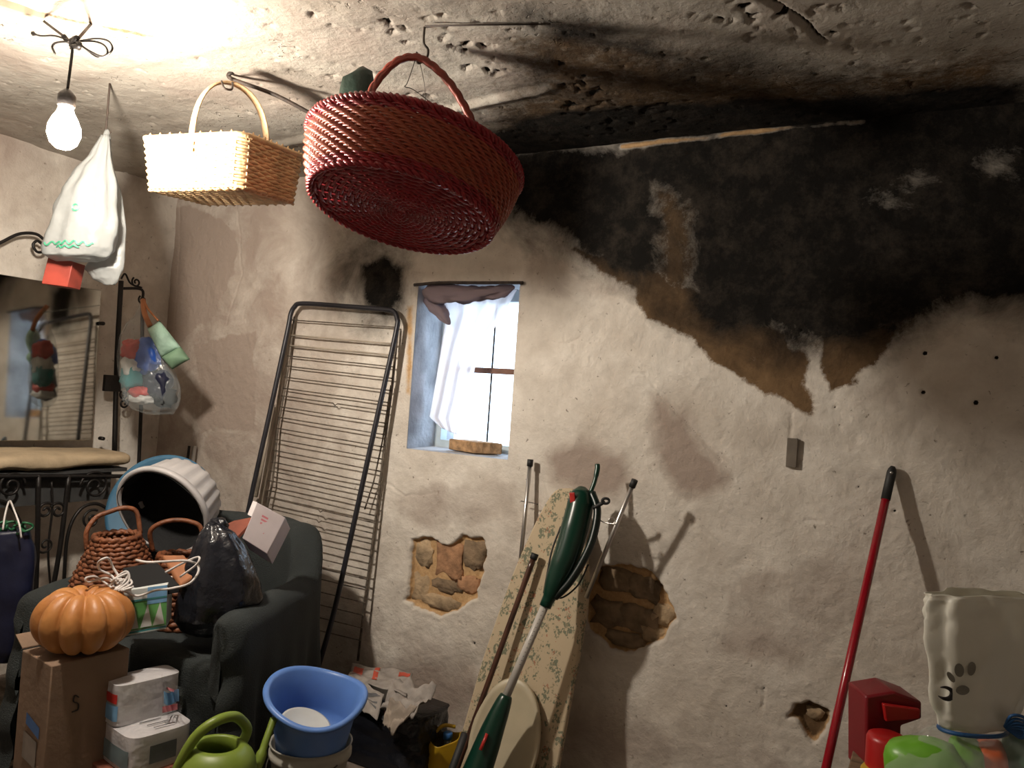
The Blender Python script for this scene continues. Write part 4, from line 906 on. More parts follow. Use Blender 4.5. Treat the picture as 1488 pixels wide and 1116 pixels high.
mb = MB(); mb.hexa([a, b, b+bk, a+bk, d, c, c+bk, d+bk]); mb.build('carton_body', pm('white_carton', (.55, .58, .57), .6, var=.05), bx, smooth=False, bevel=.002)
off = (EYE-a).normalized()*.0015
mb = MB(); mb.add(facequad(a, b, c, d, 0, 1, .10, .72, off), [(0, 1, 2, 3)]); gpn = mb.build('green_panel', M['lgreen_print'], bx, smooth=False)
for u in (.12, .42, .7):
    mb = MB(); mb.add([(a.lerp(b, q_)).lerp(d.lerp(c, q_), v_)+off*2 for q_, v_ in ((u, .13), (u+.26, .13), (u+.15, .64))], [(0, 1, 2)]); mb.build('leaf_print', M['white_p'], gpn, smooth=False)
mb = MB(); mb.add(facequad(a, b, c, d, .55, 1, .62, 1.0, off*1.5), [(0, 1, 2, 3)]); mb.build('blue_panel', M['lblue_print'], bx, smooth=False)
mb = MB(); mb.add(facequad(a, b, c, d, 0, 1, .72, .76, off*2), [(0, 1, 2, 3)]); mb.add(facequad(a, b, c, d, 0, 1, .04, .08, off*2), [(0, 1, 2, 3)]); mb.build('dark_line', M['teal_p'], bx, smooth=False)
wc = thing('extension_cord', 'tangled white cord lying over the black case and baskets', 'cord', PZ(200, 850, 2.12))
zc = 2.10
def cp(L, z=zc): return [PZ(x, y, z+.02*sin(i*1.3)) for i, (x, y) in enumerate(L)]
loopp(cp([(170, 845), (160, 835), (145, 828), (143, 818), (150, 812), (158, 812), (165, 826), (178, 845)]), .0033, M['cord'], 'cord_loop', wc)
loopp(cp([(172, 848), (155, 840), (140, 843), (127, 846), (125, 840), (138, 838), (150, 845), (165, 856)]), .0030, M['cord'], 'cord_loop', wc)
loopp(cp([(180, 858), (200, 866), (225, 858), (250, 855), (275, 848), (288, 832), (286, 820), (270, 815), (240, 816), (215, 817), (198, 814)]), .0033, M['cord'], 'cord_loop', wc)
loopp(cp([(240, 832), (262, 820), (285, 810), (290, 812), (284, 822), (262, 838)]), .0030, M['cord'], 'cord_loop', wc)
mb = MB()
for k in range(9): t_ = k*.7; mb.tube(catmull(cp([(168+8*cos(t_), 848+6*sin(t_)), (176+10*cos(t_+2), 842+12*sin(t_*1.3)), (184+9*cos(t_+4), 852+8*sin(t_+1)), (172+6*sin(t_), 858)]), 6), .0032, 6)
mb.build('cord_tangle', M['cord'], wc)
# chrome tubes behind the chair
tg = thing('metal_tubes', 'pair of thin chrome tubes standing behind the armchair', 'tube', at(278, 700, 1, D-.05)-Vector((0, 0, .6)))
for px, r in ((275, .006), (283, .009)): a = at(px, 648, 1, D-.03); MB().tube([a, Vector((a.x, a.y-.05, .0))], r, 8).build('tube', M['alu'] if px > 280 else M['iron'], tg)

# ------------------------------------------------------------------ pumpkin on cardboard box
zbx = .48; A1 = at(75, 968, 2, zbx); B1 = at(190, 938, 2, zbx); C1 = at(38, 948, 2, zbx)
ex = (A1-C1); exd = Vector((ex.x, ex.y, 0)).normalized(); B1 = Vector((A1.x+.02, A1.y+.20, zbx)); C1 = A1-Vector((.165, -.02, 0)); D1 = B1+C1-A1
cbx = thing('cardboard_box', 'tall narrow cardboard box marked with a letter S under the pumpkin', 'box', ((A1+D1)/2).xy.to_3d())
dwn = Vector((0, 0, -zbx)); mb = MB(); mb.hexa([A1+dwn, B1+dwn, D1+dwn, C1+dwn, A1, B1, D1, C1]); bxb = mb.build('box_body', M['carton'], cbx, bevel=.003)
mb = MB(); fl = (A1-C1).normalized(); mb.slab([A1, C1, C1-Vector((.0, .05, -.012)), A1-Vector((.0, .05, -.012))], (0, 0, 1), .003)
mb = MB(); mb.slab([C1+Vector((0, 0, .002)), D1+Vector((0, 0, .002)), D1+Vector((-.035, 0, .03)), C1+Vector((-.035, 0, .03))], (0, 0, 1), .003); mb.build('flap', M['carton'], cbx, smooth=False)
sA, sB, sC, sD = A1+dwn, B1+dwn, B1, A1; nx = Vector((1, -.09, 0)).normalized()
def boxf(u, v): return (sA.lerp(sB, u)).lerp(sD.lerp(sC, u), v)+nx*.0025
MB().tube([boxf(.30+.05*cos(t), .84+.028*sin(t)) if t < pi*1.5 else boxf(.30-.05*sin(t-pi), .80) for t in []] or catmull([boxf(.36, .80), boxf(.31, .815), boxf(.30, .785), boxf(.36, .765), boxf(.36, .735), boxf(.29, .73)], 6), .0016, 5).build('pen_mark', M['ink'], bxb)
tA, tB = C1+dwn, A1+dwn; ny = Vector((-.12, -1, 0)).normalized()
def boxl(u, v): return (tA.lerp(tB, u)).lerp(C1.lerp(A1, u), v)+ny*.0022
mb = MB(); mb.add([boxl(.35, .64), boxl(.80, .60), boxl(.80, .66), boxl(.35, .70)], [(0, 1, 2, 3)]); mb.build('blue_label', M['blue_ink'], bxb, smooth=False)
mb = MB(); mb.add([boxl(.3, .46), boxl(.75, .44), boxl(.75, .58), boxl(.3, .6)], [(0, 1, 2, 3)]); mb.build('white_label', pm('label_grey', (.26, .22, .19), .8), bxb, smooth=False)
pc = Vector(((A1+D1)/2)); pcx = PZ(121, 908, 2.06)
pk = thing('pumpkin', 'ribbed orange pumpkin on the tall cardboard box', 'pumpkin', (pcx.x, pcx.y, zbx))
NR = 10
def pfn(u, v):
    a = 2*pi*u; b = pi*v; r = sin(b)**.75; z = cos(b)
    rib = abs(sin(a*NR/2+.35*sin(a)))**.60; k_ = (.74+.26*rib)
    rr = .122*r*k_*(1+.03*sin(a*2+1)); zz = .085*z*(.90+.10*rib) - .030*math.exp(-(r/.30)**2)*(1 if z > 0 else -.8)
    return Vector((pcx.x+rr*cos(a), pcx.y+rr*sin(a), zbx+.083+zz))
MB().surf(pfn, 132, 40, cu=True).build('fruit', M['pumpkin'], pk)
MB().tube([Vector((pcx.x, pcx.y, zbx+.105)), Vector((pcx.x+.003, pcx.y, zbx+.132))], [.012, .008], 8).build('stem', M['stem'], pk)

# ------------------------------------------------------------------ toilet paper on a low stool
ZS = .20
sp0 = at(212, 1088, 2, ZS+.02); stl = thing('low_stool', 'low red-brown wooden stool under the toilet paper', 'stool', (sp0.x, sp0.y, 0))
SR = Matrix.Rotation(radians(-12), 3, 'Z')
mb = MB(); mb.box((sp0.x-.02, sp0.y-.0, ZS-.010), .24, .22, .02, SR); mb.build('seat', M['wood_red'], stl, bevel=.003)
for sx in (-1, 1):
    for sy in (-1, 1):
        o2 = SR @ Vector((sx*.10, sy*.09, 0)); MB().box((sp0.x-.02+o2.x, sp0.y+o2.y, ZS/2-.01), .03, .03, ZS-.02, SR).build('leg', M['wood_red'], stl, smooth=False, bevel=.002)
tpk = thing('toilet_paper_pack', 'torn pack of white toilet rolls with red and blue print', 'toilet paper', (sp0.x, sp0.y, ZS))
TR = Matrix.Rotation(radians(-10), 3, 'Z')
def roll(cx, cy, z0, h, r, name='roll'):
    c = Vector((sp0.x, sp0.y, 0))+TR @ Vector((cx, cy, 0)); c.z = z0
    MB().lathe([(.018, .0), (r*.9, .0), (r, .008), (r, h-.010), (r*.92, h-.001), (.024, h), (.018, h-.008), (.018, .03)], 28, Matrix.Translation(c)).build(name, M['tissue'], tpk)
for cx, cy in ((-.045, -.042), (-.045, .042), (.043, -.042), (.043, .042)): roll(cx, cy, ZS, .092, .040)
roll(-.045, -.042, ZS+.097, .100, .040); roll(-.045, .042, ZS+.097, .100, .040)
def tpbox(x0, x1, y0, y1, z0, z1, mat, name, rr=.04):
    mb = MB(); 
    def fn(u, v):
        a = 2*pi*u; e = .38; x = math.copysign(abs(cos(a))**e, cos(a)); y = math.copysign(abs(sin(a))**e, sin(a)); zz = lerp(z0, z1, v)
        k_ = 1+.015*fz((x*2, y*2, zz*20), 1.5, 3); c = TR @ Vector(((x0+x1)/2+x*(x1-x0)/2*k_, (y0+y1)/2+y*(y1-y0)/2*k_, 0)); return Vector((sp0.x+c.x, sp0.y+c.y, zz))
    mb.surf(fn, 48, 8, cu=True)
    mb.surf(lambda u, v: fn(u, 1)*(1-v)+(Vector((sp0.x, sp0.y, z1+.006))+TR @ Vector(((x0+x1)/2, (y0+y1)/2, 0)))*v, 48, 5, cu=True); return mb.build(name, mat, tpk), fn
wr1, tf = tpbox(-.088, .088, -.086, .086, ZS+.002, ZS+.094, film('pack_film', (.76, .74, .76), transp=.12, transl=.25, rough=.2, bump=.5, bs=35), 'wrapper')
wr2, tf2 = tpbox(-.090, .000, -.087, .087, ZS+.099, ZS+.204, film('upper_film', (.76, .74, .76), transp=.12, transl=.25, rough=.2, bump=.5, bs=35), 'upper_wrapper')
def decal(fn, u0, u1, v0, v1, mat, name, parent, cx):
    mb = MB(); c_ = Vector((sp0.x, sp0.y, 0))+TR @ Vector((cx, 0, 0))
    def g(u, v):
        p = Vector(fn(lerp(u0, u1, u), lerp(v0, v1, v))); n_ = Vector((p.x-c_.x, p.y-c_.y, 0)).normalized(); return p+n_*.0022
    mb.surf(g, 12, 4); return mb.build(name, mat, parent)
decal(tf2, .655, .70, .70, .92, M['trim_red'], 'red_print', wr2, -.045); decal(tf2, .70, .84, .55, .78, M['trim_red'], 'red_print', wr2, -.045); decal(tf2, .72, .86, .12, .50, M['lblue_print'], 'blue_print', wr2, -.045)
decal(tf, .66, .84, .12, .62, pm('pale_teal', (.16, .22, .24), .6), 'teal_print', wr1, 0); decal(tf, .985, 1.015, .2, .7, pm('grey_print', (.16, .17, .19), .6), 'grey_print', wr1, 0)
for dx in (.015, .040, .063):
    a_ = Vector((sp0.x, sp0.y, ZS+.1015))+TR @ Vector((dx, -.035+.3*dx, 0)); MB().tube([a_, a_+TR @ Vector((.004, .055, 0))], .0016, 5, flat=.4).build('slit', M['ink'], wr1)
fp = PZ(247, 1012, 2.10)
mb = MB()
def tear(u, v): return PZ(lerp(236, 262, u)-8*v*sin(u*5), lerp(1040, 978, v)+26*u*v, 2.10-.03*sin(u*7+v*3))
mb.surf(tear, 14, 14); mb.build('torn_film', M['bag_clear'], tpk)
mb = MB(); mb.surf(lambda u, v: PZ(lerp(238, 260, u), lerp(1022, 1004, v)+3*sin(u*5), 2.092-.03*sin(u*7+v*1)), 10, 4); mb.build('blue_print', M['lblue_print'], tpk)
mb = MB(); mb.surf(lambda u, v: PZ(lerp(236, 258, u), lerp(1036, 1027, v)-5*u, 2.092-.03*sin(u*7+v*1)), 10, 4); mb.surf(lambda u, v: PZ(lerp(242, 256, u), lerp(1002, 998, v)+5*u, 2.09-.03*sin(u*5+v*1)), 10, 4); mb.build('red_print', M['pink_ink'], tpk)

# ------------------------------------------------------------------ watering can
wc_ = PZ(316, 1088, 1.90); WX, WY = wc_.x, wc_.y; zt_can = wc_.z+.004
wcn = thing('watering_can', 'olive green plastic watering can with curved handle', 'watering can', (WX, WY, 0))
can = lambda r, a, z: (WX+r*cos(a)*1.05, WY+r*sin(a)*.95, z)
MB().lathe([(.001, .0), (.080, .0), (.088, .01), (.092, .06), (.095, zt_can-.05), (.092, zt_can-.03), (.084, zt_can-.014), (.066, zt_can+.004), (.052, zt_can+.008), (.048, zt_can+.004), (.050, zt_can-.03), (.080, zt_can-.06), (.080, .012), (.001, .012)], 48, None, can).build('can_body', M['can_green'], wcn)
MB().tube(catmull([PZ(246, 1150, 1.86), PZ(262, 1108, 1.85), PZ(285, 1070, 1.86), PZ(312, 1049, 1.88), PZ(338, 1041, 1.92), PZ(352, 1048, 1.95), PZ(359, 1062, 1.96), PZ(350, 1084, 1.95)], 8), [.0125]*57, 12, flat=1.0).build('handle', M['can_green'], wcn)
MB().tube(catmull([PZ(355, 1150, 1.95), PZ(374, 1112, 1.99), PZ(386, 1078, 2.02), PZ(398, 1044, 2.06)], 6), [.018]*5+[.014]*5+[.010]*9, 10).build('spout', M['can_green'], wcn)

# ------------------------------------------------------------------ bucket, basin, lid
bcx = PZ(452, 1080, 2.17); BX, BY = bcx.x, bcx.y; ZB = .235
bk_ = thing('bucket', 'white plastic bucket under the blue basin', 'bucket', (BX, BY, 0))
MB().lathe([(.001, 0), (.085, 0), (.088, .005), (.105, ZB-.04), (.113, ZB-.035), (.113, ZB-.022), (.108, ZB-.020), (.110, ZB-.002), (.114, ZB), (.110, ZB+.002), (.106, ZB-.004), (.088, .01), (.001, .008)], 56, Matrix.Translation((BX, BY, 0))).build('bucket_body', M['bucket_white'], bk_)
hh = [Vector((BX+.116*cos(t), BY+.116*sin(t), ZB-.03-.05*sin((t-pi*.95)/(pi)*pi))) for t in np.linspace(pi*.95, pi*1.95, 20)]
MB().tube(hh, .002, 6).build('bail_handle', M['wire'], bk_)
bsn = thing('basin', 'light blue plastic basin with wavy rim sitting in the white bucket', 'basin', (BX, BY, ZB))
SM = Matrix.Translation((BX, BY, ZB-.012)) @ Matrix.Rotation(radians(14), 4, CR) @ Matrix.Rotation(radians(4), 4, CF)
def bfn(r, a, z):
    k_ = (z/.165); k_ = max(0, k_); return (r*cos(a)*(1+.05*k_), r*sin(a)*(1-.05*k_), z+.012*k_*cos(2*(a-.5)) + .004*k_*sin(3*a))
MB().lathe([(.001, 0), (.090, 0), (.096, .004), (.104, .055), (.113, .11), (.127, .152), (.136, .157), (.139, .152), (.140, .157), (.137, .163), (.127, .164), (.121, .156), (.108, .11), (.099, .055), (.092, .010), (.001, .006)], 72, SM, bfn).build('basin_body', M['basin_blue'], bsn)
LM = SM @ Matrix.Translation((.0, -.032, .078)) @ Matrix.Rotation(radians(-10), 4, 'X') @ Matrix.Rotation(radians(9), 4, 'Y')
tag(MB().lathe([(.001, .004), (.060, .004), (.064, .008), (.070, .008), (.072, .0), (.069, -.004), (.001, -.004)], 40, LM).build('lid', M['lid_white'], origin=LM.translation), 'round white plastic lid lying inside the blue basin', 'lid')

# ------------------------------------------------------------------ dark bag with newspapers
c0 = at(575, 1060, 1, 2.18); bx2 = thing('bin_bag', 'black bag on the floor heaped with newspapers by the wall', 'bag', (c0.x, c0.y, 0))
mb = MB(); xl, xr = at(505, 1040, 1, 2.2).x, at(642, 1060, 1, 2.2).x; zT = at(570, 1030, 1, 2.12).z
def bagf(u, v):
    a = 2*pi*u; e = .5; x = math.copysign(abs(cos(a))**e, cos(a)); y = math.copysign(abs(sin(a))**e, sin(a)); k_ = 1+.10*fz((x*1.5, y*1.5, v*3), 1.5, 6)-.08*v
    return Vector(((xl+xr)/2+x*(xr-xl)/2*k_, 2.17+y*.13*k_, zT*v*(1+.06*fz((x, y, 0), 2, 8))))
mb.surf(bagf, 48, 16, cu=True); mb.f.append(tuple(i*17+16 for i in range(48))); mb.build('bag_body', M['binbag'], bx2)
def sheet(name, label, corners, y_, mat, seed, th=.003, amp=.012, parent=None, prints=()):
    """crumpled sheet spanning 4 (px,py,y) corners"""
    q = [at(a, b, 1, y) for a, b, y in corners]
    fn = lambda u, v: (q[0].lerp(q[1], u)).lerp(q[3].lerp(q[2], u), v) + Vector((0, 0, amp*fz((u*2.5, v*2.5, 0), 1.5, seed)+.5*amp*sin(u*9+seed)*sin(v*7)))
    r = thing(name, label, 'newspaper', (q[0]+q[2])/2, 'newspapers on the black floor bag'); mb = MB(); mb.surf(fn, 18, 14); mb.build('sheet', mat, r, solid=th)
    for u0, u1, v0, v1, m_ in prints:
        mb = MB(); mb.surf(lambda u, v: fn(lerp(u0, u1, u), lerp(v0, v1, v))+Vector((0, -.001, .0032)), 6, 4); mb.build('print', m_, r)
    return r
sheet('newspaper', 'flat magazine with orange-red headline at the back of the pile by the wall', [(505, 985, 2.16), (590, 1012, 2.10), (600, 975, 2.30), (512, 968, 2.32)], 0, M['paper'], 1, prints=((.05, .22, .25, .85, M['paper_red']), (.40, .48, .3, .95, M['paper_red']), (.8, .98, .7, .9, M['paper_red'])))
sheet('newspaper', 'crumpled newspaper hanging over the right edge of the black bag', [(552, 1030, 2.04), (600, 1046, 2.05), (634, 1000, 2.14), (575, 990, 2.16)], 0, M['paper'], 5, amp=.03)
sheet('newspaper', 'striped newspaper edge tucked between the blue basin and the pile', [(500, 1020, 2.04), (548, 1045, 2.02), (558, 1010, 2.08), (505, 984, 2.10)], 0, M['paper'], 9, amp=.012, prints=((.1, .9, .35, .42, M['paper_grey']), (.1, .9, .5, .57, M['paper_grey']), (.15, .95, .68, .78, M['paper_grey'])))
sheet('newspaper', 'tan paper corner folded down at the front of the pile', [(556, 1052, 2.01), (572, 1062, 2.00), (606, 1030, 2.02), (566, 1018, 2.04)], 0, pm('tan_paper', (.40, .33, .27), .8), 13, amp=.02)

# ------------------------------------------------------------------ yellow jug bag and bottle
c0 = at(640, 1100, 1, 2.18); yg = thing('yellow_bag', 'yellow plastic bag holding a bottle by the ironing board', 'bag', (c0.x, c0.y, 0))
ql, qr = at(612, 1110, 1, 2.2), at(664, 1110, 1, 2.2); ztp = at(640, 1066, 1, 2.2).z
def yf(u, v):
    a = 2*pi*u; w = (qr.x-ql.x)/2*(1.25-.38*v); return Vector(((ql.x+qr.x)/2+.01*v+cos(a)*w*(1+.10*sin(5*a+v*3)), 2.2+sin(a)*.06*(1+.1*sin(4*a)), lerp(.0, ztp, v)+.014*v*v*sin(2*a+1)))
MB().surf(yf, 40, 20, cu=True).build('bag_body', M['yellow'], yg, solid=.002)
MB().tube(catmull([at(620, 1072, 1, 2.16), at(621, 1060, 1, 2.17), at(632, 1063, 1, 2.18), at(645, 1054, 1, 2.2), at(662, 1056, 1, 2.22)], 6), .006, 8).build('bag_handle', M['yellow'], yg)
bt = at(651, 1068, 1, 2.2); btl = thing('bottle', 'clear plastic bottle with blue cap in the yellow bag', 'bottle', (bt.x, 2.2, 0))
MB().lathe([(.001, .004), (.028, .004), (.030, .02), (.030, bt.z-.085), (.026, bt.z-.06), (.013, bt.z-.03), (.012, bt.z-.01), (.001, bt.z-.01)], 24, Matrix.Translation((bt.x, 2.2, 0))).build('bottle_body', M['clear'], btl)
MB().lathe([(.001, 0), (.0155, 0), (.0155, .018), (.013, .021), (.001, .021)], 20, Matrix.Translation((bt.x, 2.2, bt.z-.012))).build('cap', M['blue_cap'], btl)

# ------------------------------------------------------------------ clothes drying rack leaning on the wall
dr_ = thing('drying_rack', 'folded metal clothes drying rack leaning on the wall behind the armchair', 'drying rack', (-2.0, 2.2, 0))
def ry(py, top, bot): return lerp(top, bot, (py-440)/540)
def F1(px, py, o=0): return at(px, py, 1, ry(py, D-.045, D-.20)+o)
def F2(px, py, o=0): return at(px, py, 1, ry(py, D-.022, D-.055)+o)
outer = catmull([F1(338, 860), F1(365, 722), F1(392, 600), F1(418, 480), F1(422, 458), F1(428, 446), F1(440, 441), F1(500, 445), F1(560, 450), F1(572, 453), F1(577, 463), F1(575, 485), F1(545, 620), F1(510, 780), F1(485, 890), F1(458, 985), F1(452, 1010)], 6)
MB().tube(outer, .0098, 10).build('tube_frame', M['rack_dark'], dr_)
def rail(pts, r, mat, name='rail'): MB().tube([F2(*p) for p in pts], r, 8).build(name, mat, dr_)
rail([(421, 468), (412, 530), (402, 600), (388, 680), (378, 740), (366, 800)], .0062, M['rack_cream']); rail([(428, 460), (418, 540), (404, 620), (396, 700), (384, 760)], .0045, M['rack_wire'])
rail([(578, 478), (570, 560), (562, 620), (548, 740), (536, 830), (520, 960)], .0052, M['rack_wire']); rail([(568, 560), (556, 640), (543, 700), (530, 740)], .003, M['rack_wire'])
rail([(397, 588), (384, 660), (372, 722)], .0075, M['rack_cream'])
ls = [465, 487, 502, 517, 532, 548, 564, 575, 591, 606, 622, 638, 654, 671, 684, 698, 712, 722, 737, 752, 770, 790, 803, 818, 836, 854, 872, 890]
def rx_left(y): return float(np.interp(y, [465, 540, 600, 680, 740, 800, 900], [421, 412, 402, 390, 380, 368, 350]))
def rx_right(y): return float(np.interp(y, [478, 560, 620, 740, 830, 960], [578, 570, 562, 548, 536, 520]))
for i, y in enumerate(ls):
    xl_ = rx_left(y)+3; sl = .07+.17*min(1, (y-465)/250); xr_ = rx_right(y+ (570-420)*sl); yr_ = y+(xr_-xl_)*sl
    pts = [F2(lerp(xl_, xr_, t), lerp(y, yr_, t), -.004) for t in (0, .25, .48, .5, .52, .75, 1)]
    if i in (7, 17, 18): pts[3] = pts[3]-Vector((0, 0, .008))
    MB().tube(pts, .0026 if i not in (1, 2) else .0036, 6).build('rung', M['rack_cream'] if i in (1, 2) else M['rack_wire'], dr_)
MB().box(F2(369, 718, -.012), .022, .016, .02).build('joint', M['rack_cream'], dr_, bevel=.002)

# ------------------------------------------------------------------ ironing board upside down
ib = thing('ironing_board', 'ironing board with cream floral cover leaning on the wall, rubber-tipped legs up', 'ironing board', at(740, 1116, 1, 2.1).xy.to_3d())
p0 = at(820, 712, 1, D-.035); pb_ = at(730, 1116, 1, D-.20); pn_ = (pb_-p0).cross(CR).normalized()
nb = Vector((.03, -1, .25)).normalized()
def IB(px, py): return onp(px, py, p0, nb)
outl = [(822, 709), (806, 713), (790, 735), (770, 775), (746, 830), (724, 890), (700, 960), (680, 1030), (655, 1116), (625, 1210), (640, 1290), (760, 1300), (778, 1250), (796, 1180), (810, 1116), (826, 1030), (842, 945), (852, 880), (854, 840), (850, 790), (842, 735), (834, 712)]
pts = catmull([IB(*p) for p in outl], 3, closed=True)
zmin = min(p.z for p in pts); print('board zmin', zmin, 'y', min(p.y for p in pts))
pts = [Vector((p.x, p.y, p.z)) for p in pts if p.z > .02]
mb = MB(); mb.slab(pts, -nb, .026); mb.build('board', M['floral'], ib, bevel=.006)
def leg_(a, b, c=None):
    lg = MB().tube([a, b], .0072, 10).build('leg', M['alu'], ib); d = (a-b).normalized(); MB().tube([a-d*.004, a+d*.020], .0105, 10).build('rubber_foot', M['black_rubber'], lg)
leg_(at(770, 676, 1, D-.03), at(752, 860, 1, D-.06)); 
leg_(at(919, 706, 1, D-.16), at(852, 868, 1, D-.125))
MB().tube(catmull([at(757, 728, 1, D-.036), at(775, 731, 1, D-.04), at(782, 733, 1, D-.04)], 4), .0016, 6).build('spring_wire', M['wire'], ib)
rg = at(889, 757, 1, D-.15); mb = MB(); mb.tube([rg+CR*.010*cos(t)+CU*.009*sin(t) for t in np.linspace(0, 2*pi, 18)[:-1]], .0022, 6, closed=True); mb.tube(catmull([at(866, 752, 1, D-.13), at(878, 759, 1, D-.15), at(896, 762, 1, D-.155)], 5), .002, 6); mb.build('wire_clip', M['alu'], ib)

# ------------------------------------------------------------------ oval cream tray, brown pole, trimmer
ov = PZ(738, 1090, 2.30); nrm = Vector((.10, -1, .45)).normalized(); ovm = frame(at(738, 1080, 1, D-.28), CR*1.0+CU*-.0, nrm); 
tr_ = thing('oval_tray', 'cream oval plastic tray standing on edge before the ironing board', 'tray', ovm.translation)
ax = ovm.to_3x3() @ Vector((1, 0, 0)); ay = (at(752, 985, 1, D-.235)-ovm.translation); ay = (ay-nrm*ay.dot(nrm)); La = ay.length; ay.normalize(); ax = ay.cross(nrm).normalized()
OM = Matrix(((ax.x, ay.x, nrm.x, ovm.translation.x), (ax.y, ay.y, nrm.y, ovm.translation.y), (ax.z, ay.z, nrm.z, ovm.translation.z), (0, 0, 0, 1)))
MB().lathe([(.001, .004), (.72, .004), (.86, .010), (.97, .014), (1.0, .010), (1.0, -.006), (.96, -.010), (.001, -.010)], 56, OM, lambda r, a, z: (r*cos(a)*.112-.012, r*sin(a)*La, z*1.0)).build('tray_body', M['cream_p'], tr_)
OM2 = Matrix.Translation(Vector((-.105, -.03, -.0))) @ OM
bp_ = thing('brown_pole', 'brown varnished mop pole with dark cap leaning on the ironing board', 'pole', at(655, 1116, 1, D-.33))
bt0, bt1 = at(775, 812, 1, D-.125), at(652, 1150, 1, D-.34); dd = (bt1-bt0).normalized()
MB().tube([bt0, bt0+dd*.03, bt0+dd*.10, bt1-dd*.06, bt1+dd*.12], [.0095, .0105, .009, .009, .009], 12).build('shaft', M['brown_pole'], bp_)
MB().tube([bt0-dd*.018, bt0+dd*.002], .0122, 12).build('end_cap', M['black_rubber'], bp_); pj = at(672, 1080, 1, D-.30)
MB().tube([pj-dd*.03, pj+dd*.25], .0145, 12).build('lower_sleeve', M['black_rubber'], bp_)
tm = thing('grass_trimmer', 'dark green grass trimmer with white shaft leaning by the ironing board', 'trimmer', at(690, 1116, 1, D-.42))
YT = lambda py: lerp(D-.105, D-.42, (py-680)/436)
def T(px, py, o=0): return at(px, py, 1, YT(py)+o)
hd_ = catmull([T(846, 708), T(843, 735), T(836, 765), T(826, 800), T(812, 835), T(801, 862), T(795, 876)], 8)
rr = np.interp(np.linspace(0, 1, len(hd_)), [0, .05, .15, .35, .6, .75, .9, 1], [.014, .036, .046, .048, .043, .034, .022, .018])
mbd = MB().tube(hd_, [float(x) for x in rr], 20, flat=.9).build('motor_body', M['trim_green'], tm)
MB().tube(catmull([T(858, 716), T(864, 700), T(868, 682), T(868, 675)], 6), [.007]*9+[.0085]*10, 10).build('hook_tip', M['trim_green'], tm)
MB().tube(catmull([T(860, 716), T(868, 742), T(862, 780), T(847, 815), T(826, 848), T(806, 868)], 8), .0125, 10).build('guard_bar', pm('trim_dark', (.004, .012, .010), .3), tm)
cpl = MB().tube(catmull([T(862, 738, -.01), T(872, 733, -.015), T(878, 729, -.02)], 4), .006, 8).build('cable_plug', M['black_rubber'], tm); rg = T(880, 728, -.02)
MB().tube([rg+CR*.011*cos(t)+CU*.008*sin(t) for t in np.linspace(0, 2*pi, 18)[:-1]], .0042, 8, closed=True).build('plug_ring', M['black_rubber'], cpl)
p_ = T(832, 724, -.048); MB().box(p_, .018, .006, .036, Matrix.Rotation(radians(-9), 3, CF)).build('switch', M['trim_red'], mbd, bevel=.002)
MB().tube(catmull([T(815, 765, -.0), T(802, 800, 0), T(794, 840, 0), T(790, 862, 0)], 6), .003, 6).build('cable', M['black_rubber'], tm)
MB().tube(catmull([T(855, 820, 0.02), T(840, 850, .02), T(818, 868, .02), T(804, 866, .01)], 6), .0028, 6).build('cable', M['black_rubber'], tm)
sh0, sh1 = T(797, 868), T(733, 1018); MB().tube([sh0, sh1], .0125, 14).build('shaft', M['white_shaft'], tm)
MB().tube([T(799, 864), T(792, 882)], .0185, 16).build('collar', M['trim_green'], tm)
mb = MB(); sd_ = (sh1-sh0)
for k in range(14): a = sh0+sd_*(.14+.04*k); to = (EYE-a).normalized(); mb.add([a+to*.0128-CR*.001, a+to*.0128+CR*.003, a+to*.0128+CR*.003+CU*.0012, a+to*.0128-CR*.001+CU*.0012], [(0, 1, 2, 3)])
mb.build('scale_marks', M['ink'], tm, smooth=False)
lo = [T(736, 1010), T(728, 1030), T(716, 1060), T(705, 1090), T(690, 1130), T(672, 1180)]
MB().tube(catmull(lo, 6), [float(x) for x in np.interp(np.linspace(0, 1, 31), [0, .06, .4, 1], [.018, .022, .034, .048])], 18).build('lower_body', M['trim_green'], tm)
a, b = T(708, 1066, -.040), T(698, 1090, -.046); MB().tube([a, b], .005, 6).build('red_print', M['trim_red'], tm)

# ------------------------------------------------------------------ red broom handle
rp0 = at(1297, 680, 1, D-.02); rp1 = at(1196, 1135, 1, D-.30); dd = (rp1-rp0).normalized(); L_ = (rp1-rp0).length
tfl = (rp0.z-.02)/(-dd.z); rp = thing('broom_handle', 'glossy red broom handle with black end leaning on the sooty wall', 'broom', (rp0+dd*tfl))
MB().tube([rp0+dd*.085, rp0+dd*tfl], .0112, 14).build('shaft', M['red_pole'], rp)
eg = MB().tube([rp0-dd*.004, rp0+dd*.004, rp0+dd*.012, rp0+dd*.092], [.006, .0105, .0122, .0122], 14).build('end_grip', M['black_rubber'], rp)
a = rp0+dd*.014; to = (EYE-a).normalized(); mb = MB(); mb.tube([a+to*.0125, a+to*.0135], .0045, 10); mb.build('hang_hole', M['alu'], eg)

